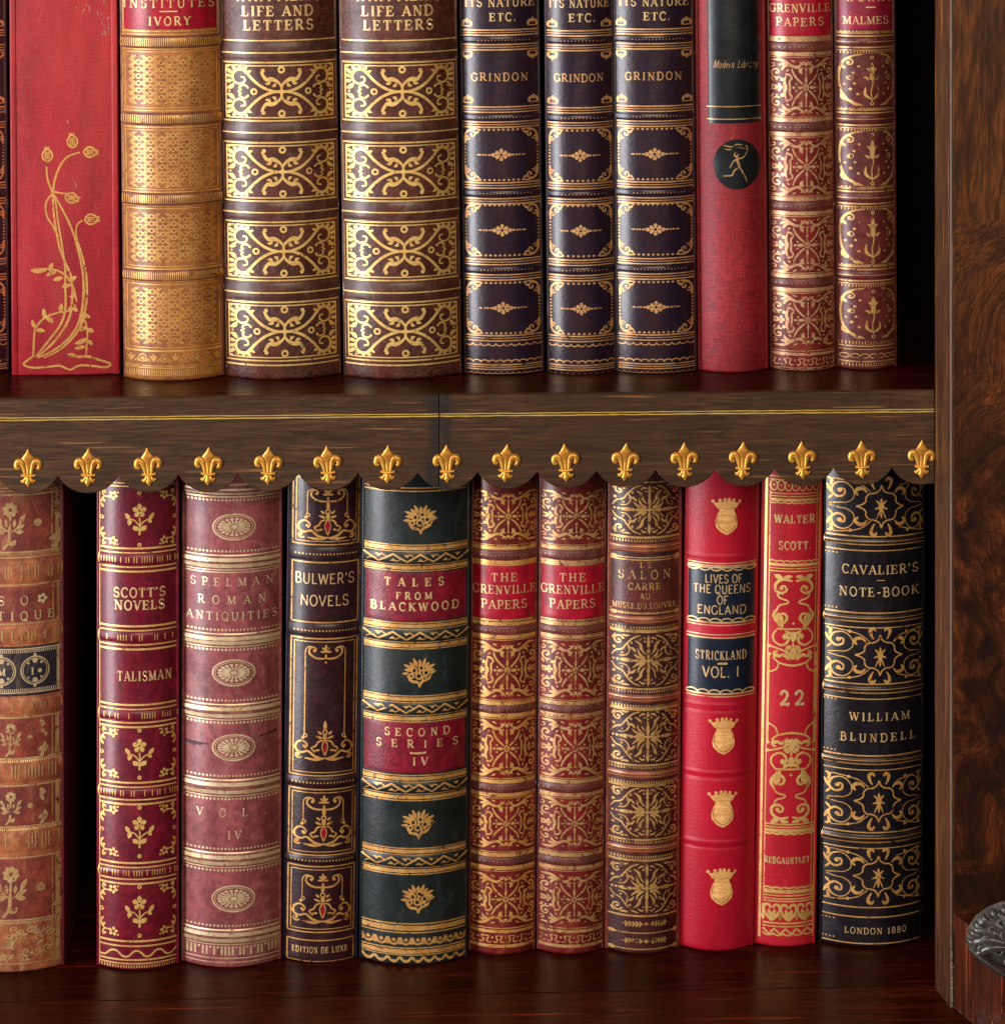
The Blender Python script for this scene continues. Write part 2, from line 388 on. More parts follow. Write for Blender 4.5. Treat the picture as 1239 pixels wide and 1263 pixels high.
# letter: (advance width, [(points, weight T/t/m)], [serif points])
LET = {
 'A': (.86, [([(.08,0),(.42,1)],'t'), ([(.42,1),(.78,0)],'T'), ([(.2,.34),(.64,.34)],'t')], [(.08,0),(.78,0)]),
 'B': (.76, [([(.15,0),(.15,1)],'T'), ([(.1,1)]+arc(.4,.76,.2,.24,90,-90)+[(.12,.52)],'m'), ([(.4,.52)]+arc(.42,.26,.25,.26,90,-90)+[(.1,0)],'m')], [(.08,0),(.08,1)]),
 'C': (.80, [(arc(.45,.5,.37,.5,42,318,16),'m'), ([(.74,.98),(.74,.7)],'t')], []),
 'D': (.86, [([(.15,0),(.15,1)],'T'), ([(.1,1)]+arc(.4,.5,.38,.5,90,-90,14)+[(.1,0)],'m')], [(.08,0),(.08,1)]),
 'E': (.74, [([(.15,0),(.15,1)],'T'), ([(.1,.96),(.64,.96),(.64,.74)],'t'), ([(.15,.52),(.48,.52)],'t'), ([(.48,.64),(.48,.4)],'t'), ([(.1,.04),(.67,.04),(.67,.28)],'t')], [(.08,0),(.08,1)]),
 'F': (.70, [([(.15,0),(.15,1)],'T'), ([(.1,.96),(.62,.96),(.62,.74)],'t'), ([(.15,.5),(.46,.5)],'t')], [(.15,0),(.08,1)]),
 'G': (.86, [(arc(.45,.5,.37,.5,42,330,16),'m'), ([(.76,.45),(.76,.1)],'T'), ([(.74,.98),(.74,.7)],'t'), ([(.6,.45),(.86,.45)],'t')], []),
 'H': (.92, [([(.17,0),(.17,1)],'T'), ([(.75,0),(.75,1)],'T'), ([(.17,.51),(.75,.51)],'t')], [(.17,0),(.17,1),(.75,0),(.75,1)]),
 'I': (.42, [([(.21,0),(.21,1)],'T')], [(.21,0),(.21,1)]),
 'J': (.5, [([(.3,1),(.3,.2),(.2,0),(.05,.08)],'T')], [(.3,1)]),
 'K': (.86, [([(.17,0),(.17,1)],'T'), ([(.72,1),(.2,.44)],'t'), ([(.34,.58),(.76,0)],'T')], [(.17,0),(.17,1),(.72,1),(.76,0)]),
 'L': (.70, [([(.17,0),(.17,1)],'T'), ([(.1,.04),(.63,.04),(.63,.3)],'t')], [(.17,1),(.1,0)]),
 'M': (1.05, [([(.14,0),(.16,1)],'t'), ([(.16,1),(.52,.05)],'T'), ([(.52,.05),(.88,1)],'t'), ([(.88,1),(.9,0)],'T')], [(.14,0),(.9,0),(.1,1),(.92,1)]),
 'N': (.92, [([(.17,0),(.17,1)],'t'), ([(.17,1),(.76,0)],'T'), ([(.76,0),(.76,1)],'t')], [(.17,0),(.12,1),(.76,1)]),
 'O': (.88, [(arc(.44,.5,.36,.5,0,360,20),'m')], []),
 'P': (.72, [([(.17,0),(.17,1)],'T'), ([(.1,1)]+arc(.42,.73,.22,.27,90,-90)+[(.15,.46)],'m')], [(.17,0),(.1,1)]),
 'Q': (.88, [(arc(.44,.5,.36,.5,0,360,20),'m'), ([(.45,.2),(.8,-.12)],'T')], []),
 'R': (.84, [([(.17,0),(.17,1)],'T'), ([(.1,1)]+arc(.42,.74,.22,.26,90,-90)+[(.15,.48)],'m'), ([(.42,.48),(.74,0)],'T')], [(.17,0),(.1,1),(.76,0)]),
 'S': (.68, [([(.58,.8)]+arc(.34,.75,.24,.25,30,270,10)+arc(.34,.25,.26,.25,90,-150,10)+[(.07,.22)],'m')], []),
 'T': (.80, [([(.4,0),(.4,1)],'T'), ([(.06,.74),(.06,.96),(.74,.96),(.74,.74)],'t')], [(.4,0)]),
 'U': (.88, [([(.16,1),(.16,.36)]+arc(.44,.33,.28,.33,180,360)+[(.72,1)],'m')], [(.16,1),(.72,1)]),
 'V': (.84, [([(.08,1),(.42,0)],'T'), ([(.42,0),(.76,1)],'t')], [(.08,1),(.76,1)]),
 'W': (1.15, [([(.06,1),(.32,0)],'T'), ([(.32,0),(.57,.92)],'t'), ([(.57,.92),(.82,0)],'T'), ([(.82,0),(1.07,1)],'t')], [(.06,1),(1.07,1),(.57,1)]),
 'X': (.84, [([(.1,1),(.74,0)],'T'), ([(.74,1),(.1,0)],'t')], [(.1,1),(.74,0),(.74,1),(.1,0)]),
 'Y': (.82, [([(.08,1),(.41,.48)],'T'), ([(.74,1),(.41,.48)],'t'), ([(.41,.5),(.41,0)],'T')], [(.08,1),(.74,1),(.41,0)]),
 'Z': (.74, [([(.08,.76),(.08,.96),(.64,.96)],'t'), ([(.64,.98),(.08,.02)],'T'), ([(.08,.04),(.66,.04),(.66,.26)],'t')], []),
 "'": (.28, [([(.12,1.02),(.1,.72)],'T')], []), '.': (.34, [([(.1,.06),(.2,.06)],'D')], []), '-': (.5, [([(.1,.42),(.42,.42)],'T')], []),
 ' ': (.42, [], []), '1': (.46, [([(.1,.82),(.23,1),(.23,0)],'T')], [(.23,0)]),
 '2': (.70, [([(.12,.72)]+arc(.34,.74,.22,.26,170,-10,8)+[(.44,.42),(.1,.06)],'T'), ([(.08,.05),(.34,.12),(.62,.05),(.64,.22)],'T')], []),
 '8': (.66, [(arc(.33,.75,.2,.25,0,360,14),'m'), (arc(.33,.26,.25,.26,0,360,14),'m')], []),
 '0': (.68, [(arc(.34,.5,.27,.5,0,360,16),'m')], []),
 # italics for one small line
 'm': (.98, [([(.1,0),(.1,.62)],'T'), ([(.1,.42),(.3,.64),(.44,.5),(.44,0)],'m'), ([(.44,.42),(.64,.64),(.8,.5),(.8,0),(.88,.04)],'m')], []),
 'o': (.58, [(arc(.28,.31,.2,.31,0,360,14),'m')], []), 'd': (.62, [(arc(.27,.31,.2,.31,0,360,14),'m'), ([(.5,1.02),(.48,0),(.56,.05)],'T')], []),
 'e': (.54, [([(.1,.3),(.44,.38),(.36,.62),(.18,.54),(.1,.28),(.2,.03),(.42,.1)],'m')], []), 'r': (.46, [([(.1,0),(.1,.62)],'T'), ([(.1,.4),(.24,.6),(.38,.58)],'m')], []),
 'n': (.64, [([(.1,0),(.1,.62)],'T'), ([(.1,.42),(.34,.64),(.46,.5),(.46,0),(.54,.05)],'m')], []), 'i': (.3, [([(.12,0),(.12,.62)],'T'), ([(.1,.84),(.16,.84)],'D')], []),
 'b': (.6, [([(.1,1.02),(.1,0)],'T'), (arc(.3,.31,.2,.31,0,360,14),'m')], []), 'a': (.6, [(arc(.27,.31,.2,.31,0,360,14),'m'), ([(.47,.62),(.47,0),(.55,.05)],'T')], []),
 'y': (.58, [([(.08,.62),(.24,.06)],'T'), ([(.48,.62),(.22,-.24),(.06,-.26)],'m')], []),
}
def text(a, s, cx, cy, h, width=None, serif=True, weight=1.0, track=.12, ital=0.0, wobble=0.0):
    """cap centre at cy; width: total width wanted"""
    tw = sum(LET[c][0]+track for c in s)-track
    if width:                                   # fit by tracking, and by squeezing when that is not enough
        track2 = track + (width/h-tw)/max(1, len(s)-1)
        xs = 1.0
        MT = .15 if serif and not ital else .06
        if track2 < MT:
            raw = tw-track*(len(s)-1); xs = max(.55, (width/h-MT*(len(s)-1))/raw); track2 = (width/h-raw*xs)/max(1, len(s)-1)
        track = track2
        tw = width/h
    else: xs = 1.0
    weight *= .45+.55*xs
    x = cx-tw*h/2
    W = {'T': .19, 'm': .145, 't': .09, 'D': .2}
    if not serif: W = {'T': .13, 'm': .125, 't': .12, 'D': .16}
    for c in s:
        adv, strokes, sers = LET[c]
        wy = random.uniform(-wobble, wobble)
        def pt(p): return (x+p[0]*xs*h+p[1]*h*ital, cy+wy+h/2-p[1]*h)
        a.T = (0,0,1,1)
        for pts, k in strokes:
            if not serif and len(pts) == 2 and c in 'CG' and k == 't': continue
            if not serif and k == 't' and len(pts) == 3 and c in 'ELFZ': pts = pts[:2] if c in 'EF' or c == 'L' else pts
            if not serif and c == 'E' and pts[0] == (.48,.64): continue
            if not serif and c == 'T' and len(pts) == 4: pts = pts[1:3]
            q = [pt(p) for p in pts]
            # short segments keep the stroke on the curved spine
            a.path(q, W[k]*h*weight, smooth=False)
        if serif and not ital:
            for p in sers:
                yy = p[1]+(.035 if p[1] < .5 else -.035)
                a.path([pt((p[0]-.15, yy)), pt((p[0]+.15, yy))], .075*h*max(1, weight*.9), smooth=False)
        x += (adv*xs+track)*h

# ------------------------------------------------------------------ the bookcase
WX = X_at(541, -91*U)
def burl_wood():
    """walnut veneer: straight grain high up, swirling burl lower down, painted darker there as the light falls off"""
    m, nt, bs = newmat('burl walnut')
    v0 = coords(nt, (1,1,1), (.31,.2,.13))
    warp = nd(nt, 'ShaderNodeTexNoise'); warp.inputs['Scale'].default_value = 11; warp.inputs['Detail'].default_value = 3
    nt.links.new(v0, warp.inputs['Vector'])
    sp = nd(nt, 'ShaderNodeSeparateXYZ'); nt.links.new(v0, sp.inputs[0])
    low = ramp(nt, mapr(nt, sp.outputs[2], .411, .306), [(0., 0.), (1., 1.)])  # light fall-off down the panel put into the colour, along with the burl
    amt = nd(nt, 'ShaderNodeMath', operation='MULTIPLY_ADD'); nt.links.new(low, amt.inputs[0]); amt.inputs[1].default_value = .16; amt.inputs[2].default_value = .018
    sc = nd(nt, 'ShaderNodeVectorMath', operation='SCALE'); nt.links.new(warp.outputs['Color'], sc.inputs[0]); nt.links.new(amt.outputs[0], sc.inputs['Scale'])
    ad = nd(nt, 'ShaderNodeVectorMath', operation='ADD'); nt.links.new(v0, ad.inputs[0]); nt.links.new(sc.outputs[0], ad.inputs[1])
    mp = nd(nt, 'ShaderNodeMapping'); mp.inputs['Scale'].default_value = (1,1,.10); nt.links.new(ad.outputs[0], mp.inputs['Vector'])
    g1 = noise(nt, mp.outputs[0], 75, 7, .58, .5)
    g2 = noise(nt, mp.outputs[0], 700, 4, .65, .2)
    fine = noise(nt, coords(nt, (1,1,.06)), 1500, 3, .6)
    big = noise(nt, v0, 30, 4, .6, 1.4)
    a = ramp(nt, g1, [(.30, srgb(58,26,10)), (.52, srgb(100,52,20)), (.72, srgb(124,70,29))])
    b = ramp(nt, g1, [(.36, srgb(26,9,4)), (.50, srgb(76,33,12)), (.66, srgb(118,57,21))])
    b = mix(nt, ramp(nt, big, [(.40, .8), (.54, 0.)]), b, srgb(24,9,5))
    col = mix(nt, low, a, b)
    col = mix(nt, ramp(nt, g2, [(.40, .7), (.58, 0.)]), col, srgb(24,11,6))
    col = mix(nt, ramp(nt, fine, [(.40, .5), (.55, 0.)]), col, srgb(36,18,9))
    nt.links.new(col, bs.inputs['Base Color'])
    bs.inputs['Roughness'].default_value = .38
    bs.inputs['Specular IOR Level'].default_value = .3
    bump(nt, bs, g2, .15, .0003)
    return m
def carved():
    m, nt, bs = newmat('carved ebony')
    v = coords(nt)
    n = noise(nt, v, 520, 6, .7); n2 = noise(nt, v, 260, 4, .6)
    ge = nd(nt, 'ShaderNodeNewGeometry')
    col = mix(nt, ramp(nt, ge.outputs['Pointiness'], [(.50, 0.), (.66, 1.)]), (.009,.007,.006), (.19,.17,.14))
    col = mix(nt, ramp(nt, n, [(.56, 0.), (.70, .4)]), col, (.12,.10,.085))
    nt.links.new(col, bs.inputs['Base Color'])
    bs.inputs['Roughness'].default_value = .26
    bump(nt, bs, n2, .4, .0008)
    return m
def mapr(nt, val, a, b):
    n = nd(nt, 'ShaderNodeMapRange'); nt.links.new(val, n.inputs[0]); n.inputs[1].default_value = a; n.inputs[2].default_value = b
    return n.outputs[0]
fascia_m = wood('fascia walnut', srgb(38,21,10), srgb(70,42,20), srgb(98,64,32), 'x', 1.5, .5, .04, spec=.3)
shelf_m = wood('shelf mahogany', srgb(24,4,2), srgb(54,12,5), srgb(76,22,9), 'x', 1., .24, .0, spec=.05)
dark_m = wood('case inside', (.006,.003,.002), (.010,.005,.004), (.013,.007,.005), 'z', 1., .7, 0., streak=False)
stile_m = wood('stile walnut', srgb(40,19,8), srgb(82,46,21), srgb(112,69,35), 'z', 1.4, .45, .05)
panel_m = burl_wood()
plinth_m = wood('plinth walnut', srgb(32,10,5), srgb(76,30,12), srgb(116,50,22), 'z', 1.2, .5, .0, burl=.2, spec=.12)
brass_m = plain('brass', (.60,.40,.08), .45, .45)
gold_m = gilt('gilt metal', (.78,.40,.06), 0.0, .3, .5, .34)
carv_m = carved()
worn_m = plain('worn edge', (.20,.15,.11), .5)

case = empty('bookcase', (X_at(600,0), 0, Z_LOW),
             'dark walnut bookcase with scalloped shelf edge, brass line and gilt fleur mounts', 'bookcase')
cx, cy, cz = case.location
def rel(verts): return [(x-cx, y-cy, z-cz) for x, y, z in verts]
def cbox(name, x0, x1, y0, y1, z0, z1, mat, bev=0.0, parent=None):
    m = Mesh(); m.box(x0-cx, x1-cx, y0-cy, y1-cy, z0-cz, z1-cz, bev)
    return m.build(name, mat, parent or case, smooth=False)

# inner-face stile corners on the lower shelf
SBX, SBY = on_plane(1152.5, 1218, Z_LOW)
SFX, SFY = on_plane(1172, 1243, Z_LOW)
FY = -91*U                                          # front plane of the shelf edge
XL = X_at(-420, FY); XR = X_at(1152, FY)
BACK = 620*U
TOPZ = Z_UP + 640*U
INX = XR + 70*U                                     # inner side wall, set back behind the stile
cbox('shelf_board', XL, INX-1*U, FY+10*U, BACK-1*U, Z_UP-44*U, Z_UP, shelf_m, .4*U)
lowY = on_plane(500, 1227, Z_LOW)[1]
cbox('shelf_board', XL, INX-1*U, lowY, BACK-1*U, Z_LOW-60*U, Z_LOW, shelf_m, .5*U)
cbox('shelf_lipping', XL, SFX+320*U, lowY-420*U, lowY-.9*U, Z_LOW-60*U, Z_LOW-.3*U,
     wood('lipping mahogany', srgb(30,7,3), srgb(68,20,7), srgb(98,37,14), 'x', 1., .26, .0, spec=.05), .8*U)
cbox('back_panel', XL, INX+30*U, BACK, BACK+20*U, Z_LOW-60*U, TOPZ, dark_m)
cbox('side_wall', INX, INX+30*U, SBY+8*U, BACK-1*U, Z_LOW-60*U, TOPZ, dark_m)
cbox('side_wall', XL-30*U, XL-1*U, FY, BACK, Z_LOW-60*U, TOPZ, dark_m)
cbox('shelf_board', XL, INX-1*U, FY+22*U, BACK-1*U, TOPZ+1*U, TOPZ+45*U, shelf_m, .4*U)

# scalloped fascia in two lengths, butted at the joint
k_f = depth(X_at(620, FY), FY)/F
fx = [35,109,183,257,331,404,478,551,624,697,771,844,915.5,989,1062.5,1136]
fX = [X_at(p, FY) for p in fx]
pitch = (fX[-1]-fX[0])/15
z_notch = Z_at(X_at(620, FY), FY, 582); z_bot = Z_at(X_at(620, FY), FY, 603.5)
def stain(m):
    nt = m.node_tree; bs = nt.nodes['Principled BSDF']
    src = bs.inputs['Base Color'].links[0].from_socket
    tc = nd(nt, 'ShaderNodeTexCoord'); sp = nd(nt, 'ShaderNodeSeparateXYZ'); nt.links.new(tc.outputs['Object'], sp.inputs[0])
    nz = noise(nt, coords(nt, (1,1,.5)), 170, 6, .7)
    def blob_(x0, wd):
        a = nd(nt, 'ShaderNodeMath', operation='SUBTRACT'); nt.links.new(sp.outputs[0], a.inputs[0]); a.inputs[1].default_value = x0
        b = nd(nt, 'ShaderNodeMath', operation='ABSOLUTE'); nt.links.new(a.outputs[0], b.inputs[0])
        c = nd(nt, 'ShaderNodeMath', operation='DIVIDE'); nt.links.new(b.outputs[0], c.inputs[0]); c.inputs[1].default_value = wd
        d = nd(nt, 'ShaderNodeMath', operation='MULTIPLY_ADD'); nt.links.new(nz, d.inputs[0]); d.inputs[1].default_value = 1.7; nt.links.new(c.outputs[0], d.inputs[2])
        e = nd(nt, 'ShaderNodeMath', operation='MULTIPLY'); nt.links.new(d.outputs[0], e.inputs[0]); e.inputs[1].default_value = .62; d = e
        return ramp(nt, d.outputs[0], [(.62, .9), (1., 0.)])
    col = mix(nt, blob_(JX-cx-6*U, 17*U), src, (.012,.008,.005))
    col = mix(nt, blob_(JX-cx+8*U, 11*U), col, (.014,.009,.006))
    nt.links.new(col, bs.inputs['Base Color'])
def scallop_outline(xa, xb):
    pts = []
    n0 = ceil((xa-(fX[0]-pitch/2))/pitch-1e-6)-1
    i = n0
    hs = z_notch-z_bot; R = (pitch*pitch/4+hs*hs)/(2*hs); half = asin(pitch/2/R)
    while True:
        c = fX[0]+i*pitch
        if c-pitch/2 > xb-1e-6: break
        for j in range(17):
            a = -half+2*half*j/16
            x = c+R*sin(a); z = z_bot+R-R*cos(a)
            if xa-1e-9 <= x <= xb+1e-9: pts.append((x, z))
        i += 1
    pts = [(xa, pts[0][1])]+[p for p in pts if xa+1*U < p[0] < xb-1*U]+[(xb, pts[-1][1])]
    return pts
def fascia(xa, xb):
    low = scallop_outline(xa, xb)
    ring = low+[(xb, Z_UP+.6*U), (xa, Z_UP+.6*U)]
    n = len(ring); e = 1.1*U
    def inset(i):
        a, b, c = ring[i-1], ring[i], ring[(i+1)%n]
        d1 = (b[0]-a[0], b[1]-a[1]); d2 = (c[0]-b[0], c[1]-b[1])
        l1 = hypot(*d1) or 1; l2 = hypot(*d2) or 1
        nx, nz = -d1[1]/l1-d2[1]/l2, d1[0]/l1+d2[0]/l2
        l = hypot(nx, nz) or 1
        return (b[0]+nx/l*e, b[1]+nz/l*e)
    ins = [inset(i) for i in range(n)]
    v = [(x, FY, z) for x, z in ins]+[(x, FY+e, z) for x, z in ring]+[(x, FY+9*U, z) for x, z in ring]
    f = [(i, (i+1)%n, n+(i+1)%n, n+i) for i in range(n)]+[(n+i, n+(i+1)%n, 2*n+(i+1)%n, 2*n+i) for i in range(n)]
    f += [tuple(range(n)), tuple(range(2*n, 3*n))]
    return link('scalloped_fascia', rel(v), f, fascia_m, case, smooth=False)
JX = X_at(541.5, FY)
stain(fascia_m)
fasc = [fascia(XL, JX-.35*U), fascia(JX+.35*U, XR)]
for (xa, xb), fo in zip(((XL, JX-.8*U), (JX+.8*U, XR-.6*U)), fasc):
    m = Mesh(); N = 60
    for p0, p1 in ((513.9, 511.7), (510.7, 508.9)):     # two fine strips of brass side by side, slightly uneven
        z0 = Z_at(X_at(620, FY), FY, p0); z1 = Z_at(X_at(620, FY), FY, p1)
        zc, hh = (z0+z1)/2, (z1-z0)/2; bs_ = len(m.v)
        for i in range(N+1):
            x = xa+(xb-xa)*i/N; q = random.uniform(.7, 1.1)*hh; dz = random.uniform(-.25, .25)*U
            pr = .5*U*random.choice((1, 1, 1, .5))
            m.v += [(x-cx, FY+.3*U-cy, zc-q+dz-cz), (x-cx, FY-pr-cy, zc-q*.5+dz-cz), (x-cx, FY-pr-cy, zc+q*.5+dz-cz), (x-cx, FY+.3*U-cy, zc+q+dz-cz)]
        for i in range(N):
            for j in range(3): m.f.append(tuple(bs_+t for t in (4*i+j, 4*i+4+j, 4*i+5+j, 4*i+1+j)))
    m.build('brass_inlay', brass_m, fo)
# fleur mounts ------------------------------------------------------
def ridge(m, pts, ws, hs, n=7):
    """half-round tapering ridge along a path (px, y down) standing off the board"""
    Q = catmull(pts, 1.5); N = len(Q); base = len(m.v)
    for i, q in enumerate(Q):
        a, b = Q[max(0,i-1)], Q[min(N-1,i+1)]
        dx, dy = b[0]-a[0], b[1]-a[1]; l = hypot(dx, dy) or 1
        t = i/(N-1)*(len(ws)-1); kk = min(int(t), len(ws)-2)
        wd = .92*(ws[kk]+(ws[kk+1]-ws[kk])*(t-kk)); h = hs[kk]+(hs[kk+1]-hs[kk])*(t-kk)
        for j in range(n):
            s_ = -1+2*j/(n-1)
            m.v.append(((q[0]-dy/l*wd*s_)*U, -h*.38*U*(1-abs(s_)**3.2)+.3*U, -(q[1]+dx/l*wd*s_)*U))
    for i in range(N-1):
        for j in range(n-1): m.f.append((base+i*n+j, base+(i+1)*n+j, base+(i+1)*n+j+1, base+i*n+j+1))
def fleur_mesh():
    m = Mesh()
    ridge(m, [(0,-23), (0,-18), (0,-13), (0,-7), (0,0), (0,8)], [.4, 3.6, 8.4, 5.6, 2.6, 2.2], [2, 3.4, 4.2, 4.4, 4, 3])
    for s in (1, -1):
        ridge(m, [(3.2*s,9), (4.6*s,1), (6.4*s,-5), (9.6*s,-8), (13*s,-6.4), (13.6*s,-2), (11.6*s,.4), (10*s,-.6)], [1.8, 2.6, 3.4, 4.3, 4.4, 3.9, 3.2, 1.4], [3, 5, 6, 6.5, 6.5, 6, 5, 3])
        ridge(m, [(2*s,11), (4*s,14.5), (6.5*s,16.2), (8.2*s,14)], [1.6, 2.4, 2.6, 1], [3, 4, 4, 2])
        ridge(m, [(6*s,8.5), (8.3*s,9)], [1.7, 1.9], [3.5, 3.5])
    ridge(m, [(-7,8.8), (0,9.6), (7,8.8)], [1.6, 2.2, 1.6], [4.5, 6, 4.5])
    ridge(m, [(0,10), (0,14), (0,18), (0,22.5)], [2.4, 3.2, 4.4, .6], [4, 4.5, 5, 2])
    return m
fm = fleur_mesh()
f0 = None
for i, X in enumerate(fX):
    fo = fasc[0] if X < JX else fasc[1]
    if f0 is None: f0 = o = fm.build('fleur_de_lis', gold_m, fo)
    else:
        o = f0.copy(); COL.objects.link(o); o.parent = fo
    z = Z_at(X_at(620, FY), FY, 571.5)
    o.location = (X-cx, FY-.5*U-cy, z-cz)
    o.rotation_euler = (random.uniform(-.02,.02), random.uniform(-.07,.07), random.uniform(-.04,.04))

# right stile (its splayed inner face is what one sees), burl panel, plinth and carving
zb, zt = Z_LOW, TOPZ
m = Mesh(); T = 1.2*U
rows = 60
for i in range(rows+1):
    z = zb+(zt-zb)*i/rows
    e = [random.uniform(-.5,.5)*U for _ in range(2)]
    m.v += rel([(SBX+30*U, SBY+4*U, z), (SBX+e[0]*.4, SBY, z), (SFX-.8*U+e[1]*.5, SFY+T, z), (SFX+.7*U+e[1], SFY, z), (SFX+3*U, SFY-.2*U, z), (SFX+3*U, SBY+4*U, z)])
for i in range(rows):
    for j in range(5): m.f.append((6*i+j, 6*i+6+j, 6*i+7+j, 6*i+1+j))
m.build('stile', stile_m, case, smooth=False)
m = Mesh()
for i in range(161):                                # chipped pale arris down the front corner
    z = zb+(zt-zb)*i/160; q = max(0, random.gauss(-.1, .4))*U
    m.v += rel([(SFX-.4*U-q*.7, SFY+.4*U+q*.5, z), (SFX+.5*U, SFY-.55*U, z), (SFX+1.2*U+q*.6, SFY-.5*U, z)])
for i in range(160):
    for j in range(2): m.f.append((3*i+j, 3*i+3+j, 3*i+4+j, 3*i+1+j))
m.build('worn_arris', plain('rubbed arris', (.105,.07,.045), .5), case, smooth=False)
PXR = X_at(1560, SFY)
zp = Z_at(X_at(1190, SFY-60*U), SFY-60*U, 1152)
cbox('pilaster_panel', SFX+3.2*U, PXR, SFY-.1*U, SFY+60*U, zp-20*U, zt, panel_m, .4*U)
# plinth stands forward of the panel, its corner splayed
PY = SFY-58*U
P1 = on_plane(1184, 1250, Z_LOW); P2 = on_plane(1206, 1268, Z_LOW); P3 = on_plane(1226, 1276, Z_LOW)
foot = [(SFX+3.6*U, SFY-1*U), (P1[0], P1[1]), P2, P3, (PXR, P3[1]-6*U), (PXR, SFY-1*U)]
zl0 = Z_LOW+.4*U
zdrop = zp-26*U
n = len(foot)
top = [(SFX+3.6*U, SFY-1*U), P1, (P1[0]+10*U, P1[1]-30*U), (P1[0]+40*U, P1[1]-44*U), (PXR, P3[1]-6*U), (PXR, SFY-1*U)]
v = []
for t in range(13):                                 # hollow splay: the foot sweeps out towards the floor
    q = t/12; z = zl0+(zp-zl0)*q; e = max(0, 1-q*4.5)**2
    v += [(X0+(X1-X0)*e, Y0+(Y1-Y0)*e, z) for (X0, Y0), (X1, Y1) in zip(top, foot)]
f = [(t*n+i, t*n+(i+1)%n, (t+1)*n+(i+1)%n, (t+1)*n+i) for t in range(12) for i in range(n)]+[tuple(range(n)), tuple(range(12*n, 13*n))]
link('plinth', rel(v), f, plinth_m, case, smooth=False)
def worn(pts, width):
    m = Mesh(); N = 30
    P = catmull([p[:2] for p in pts], 2*U) if False else None
    Q = []
    for a_, b_ in zip(pts[:-1], pts[1:]):
        for i in range(N): Q.append(tuple(a_[k]+(b_[k]-a_[k])*i/N for k in range(3)))
    for p in Q:
        q = max(.05, random.gauss(.8, .6))*width*U
        m.v += rel([(p[0]-q*.8, p[1]+.1*U, p[2]+q*.5), (p[0]-.3*U, p[1]-.9*U, p[2]+.3*U), (p[0]+q*.8, p[1]-.3*U, p[2]+q*.2)])
    for i in range(len(Q)-1):
        for j in range(2): m.f.append((3*i+j, 3*i+3+j, 3*i+4+j, 3*i+1+j))
    m.build('worn_arris', worn_m, case, smooth=False)
worn([(SFX+1*U, SFY-1*U, Z_LOW+70*U), (SFX+1.5*U, SFY-1*U, Z_LOW+18*U), (SFX+1.5*U, SFY-2*U, Z_LOW+2*U)], 1.3)
worn([(SFX+2*U, SFY-1*U, Z_LOW+2*U), (P1[0]-.5*U, P1[1]-.5*U, Z_LOW+1*U), (P2[0]-.5*U, P2[1]-.5*U, Z_LOW+1*U)], .9)
# carved acanthus scroll sitting on the plinth
def blob(m, c, r, sx=1, sy=1, sz=1, n=10):
    b = len(m.v)
    for i in range(n+1):
        for j in range(n*2):
            a = pi*i/n; q = pi*j/n
            m.v.append((c[0]+r*sx*sin(a)*cos(q), c[1]+r*sy*sin(a)*sin(q), c[2]+r*sz*cos(a)))
    for i in range(n):
        for j in range(n*2): m.f.append((b+i*n*2+j, b+i*n*2+(j+1)%(n*2), b+(i+1)*n*2+(j+1)%(n*2), b+(i+1)*n*2+j))
cvm = Mesh()
OX, OY = X_at(1254, PY-20*U), PY-8*U; OZ = Z_at(OX, OY, 1156)
def cridge(pts, ws, hs):
    b = len(cvm.v); ridge(cvm, pts, ws, hs)
    for i in range(b, len(cvm.v)):
        x, y, z = cvm.v[i]
        u, v_ = x/U, z/U
        dome = 30*U*max(0, 1-(u/66)**2-(v_/58)**2)**.5
        cvm.v[i] = (OX+x, OY+y-dome, OZ+z)
bm_ = Mesh(); blob(cvm, (OX, OY, OZ), U, 58, 22, 43)
for i in range(len(cvm.v)):                        # pull the dome towards a point on the left, cut it along the slope below
    x, y, z = cvm.v[i]; u, v_ = (x-OX)/U, (z-OZ)/U
    cut = -6-(u+62)*.62
    if v_ < cut: v_ = cut
    cvm.v[i] = (x, y, OZ+v_*U)
for j in range(7):
    a = radians(200-j*21)
    ex, ey = 58*cos(a), -42*sin(a)
    cridge([(ex*.25, ey*.25-2), (ex*.6, ey*.6-6), (ex*.95, ey*.98)], [3, 6, 3], [3, 8, 3])
    cridge([(ex*.55, ey*.55), (ex*.8+5, ey*.8-5), (ex*.98+7, ey*.98-2)], [1.5, 3, 1], [3, 6, 2])
for j in range(9):                                   # gadrooned rim of short lobes
    a = radians(178-j*14)
    cridge([(50*cos(a), -38*sin(a)), (56*cos(a), -43*sin(a)), (61*cos(a-.05), -47*sin(a-.05))], [2.2, 4.4, 2], [4, 9, 4])
cridge([(-58,6), (-40,20), (-20,33), (0,45)], [2, 3.4, 3.6, 3.6], [3, 6, 7, 7])
for (x, y, r) in ((-38,-6,7), (-25,4,6), (-32,-18,5), (-16,-14,8), (-10,8,6), (-44,4,4), (-22,-26,5), (-6,-28,6), (4,-6,7), (-14,18,5)):
    pts = [(x+r*.8*cos(t*.9), y+r*.8*sin(t*.9)) for t in range(7)]
    cridge(pts, [1.2, 2.2, 2.4, 2.4, 2.2, 1.6, .6], [3, 6, 7, 7, 6, 5, 2])
link('carved_ornament', rel(cvm.v), cvm.f, carv_m, case)

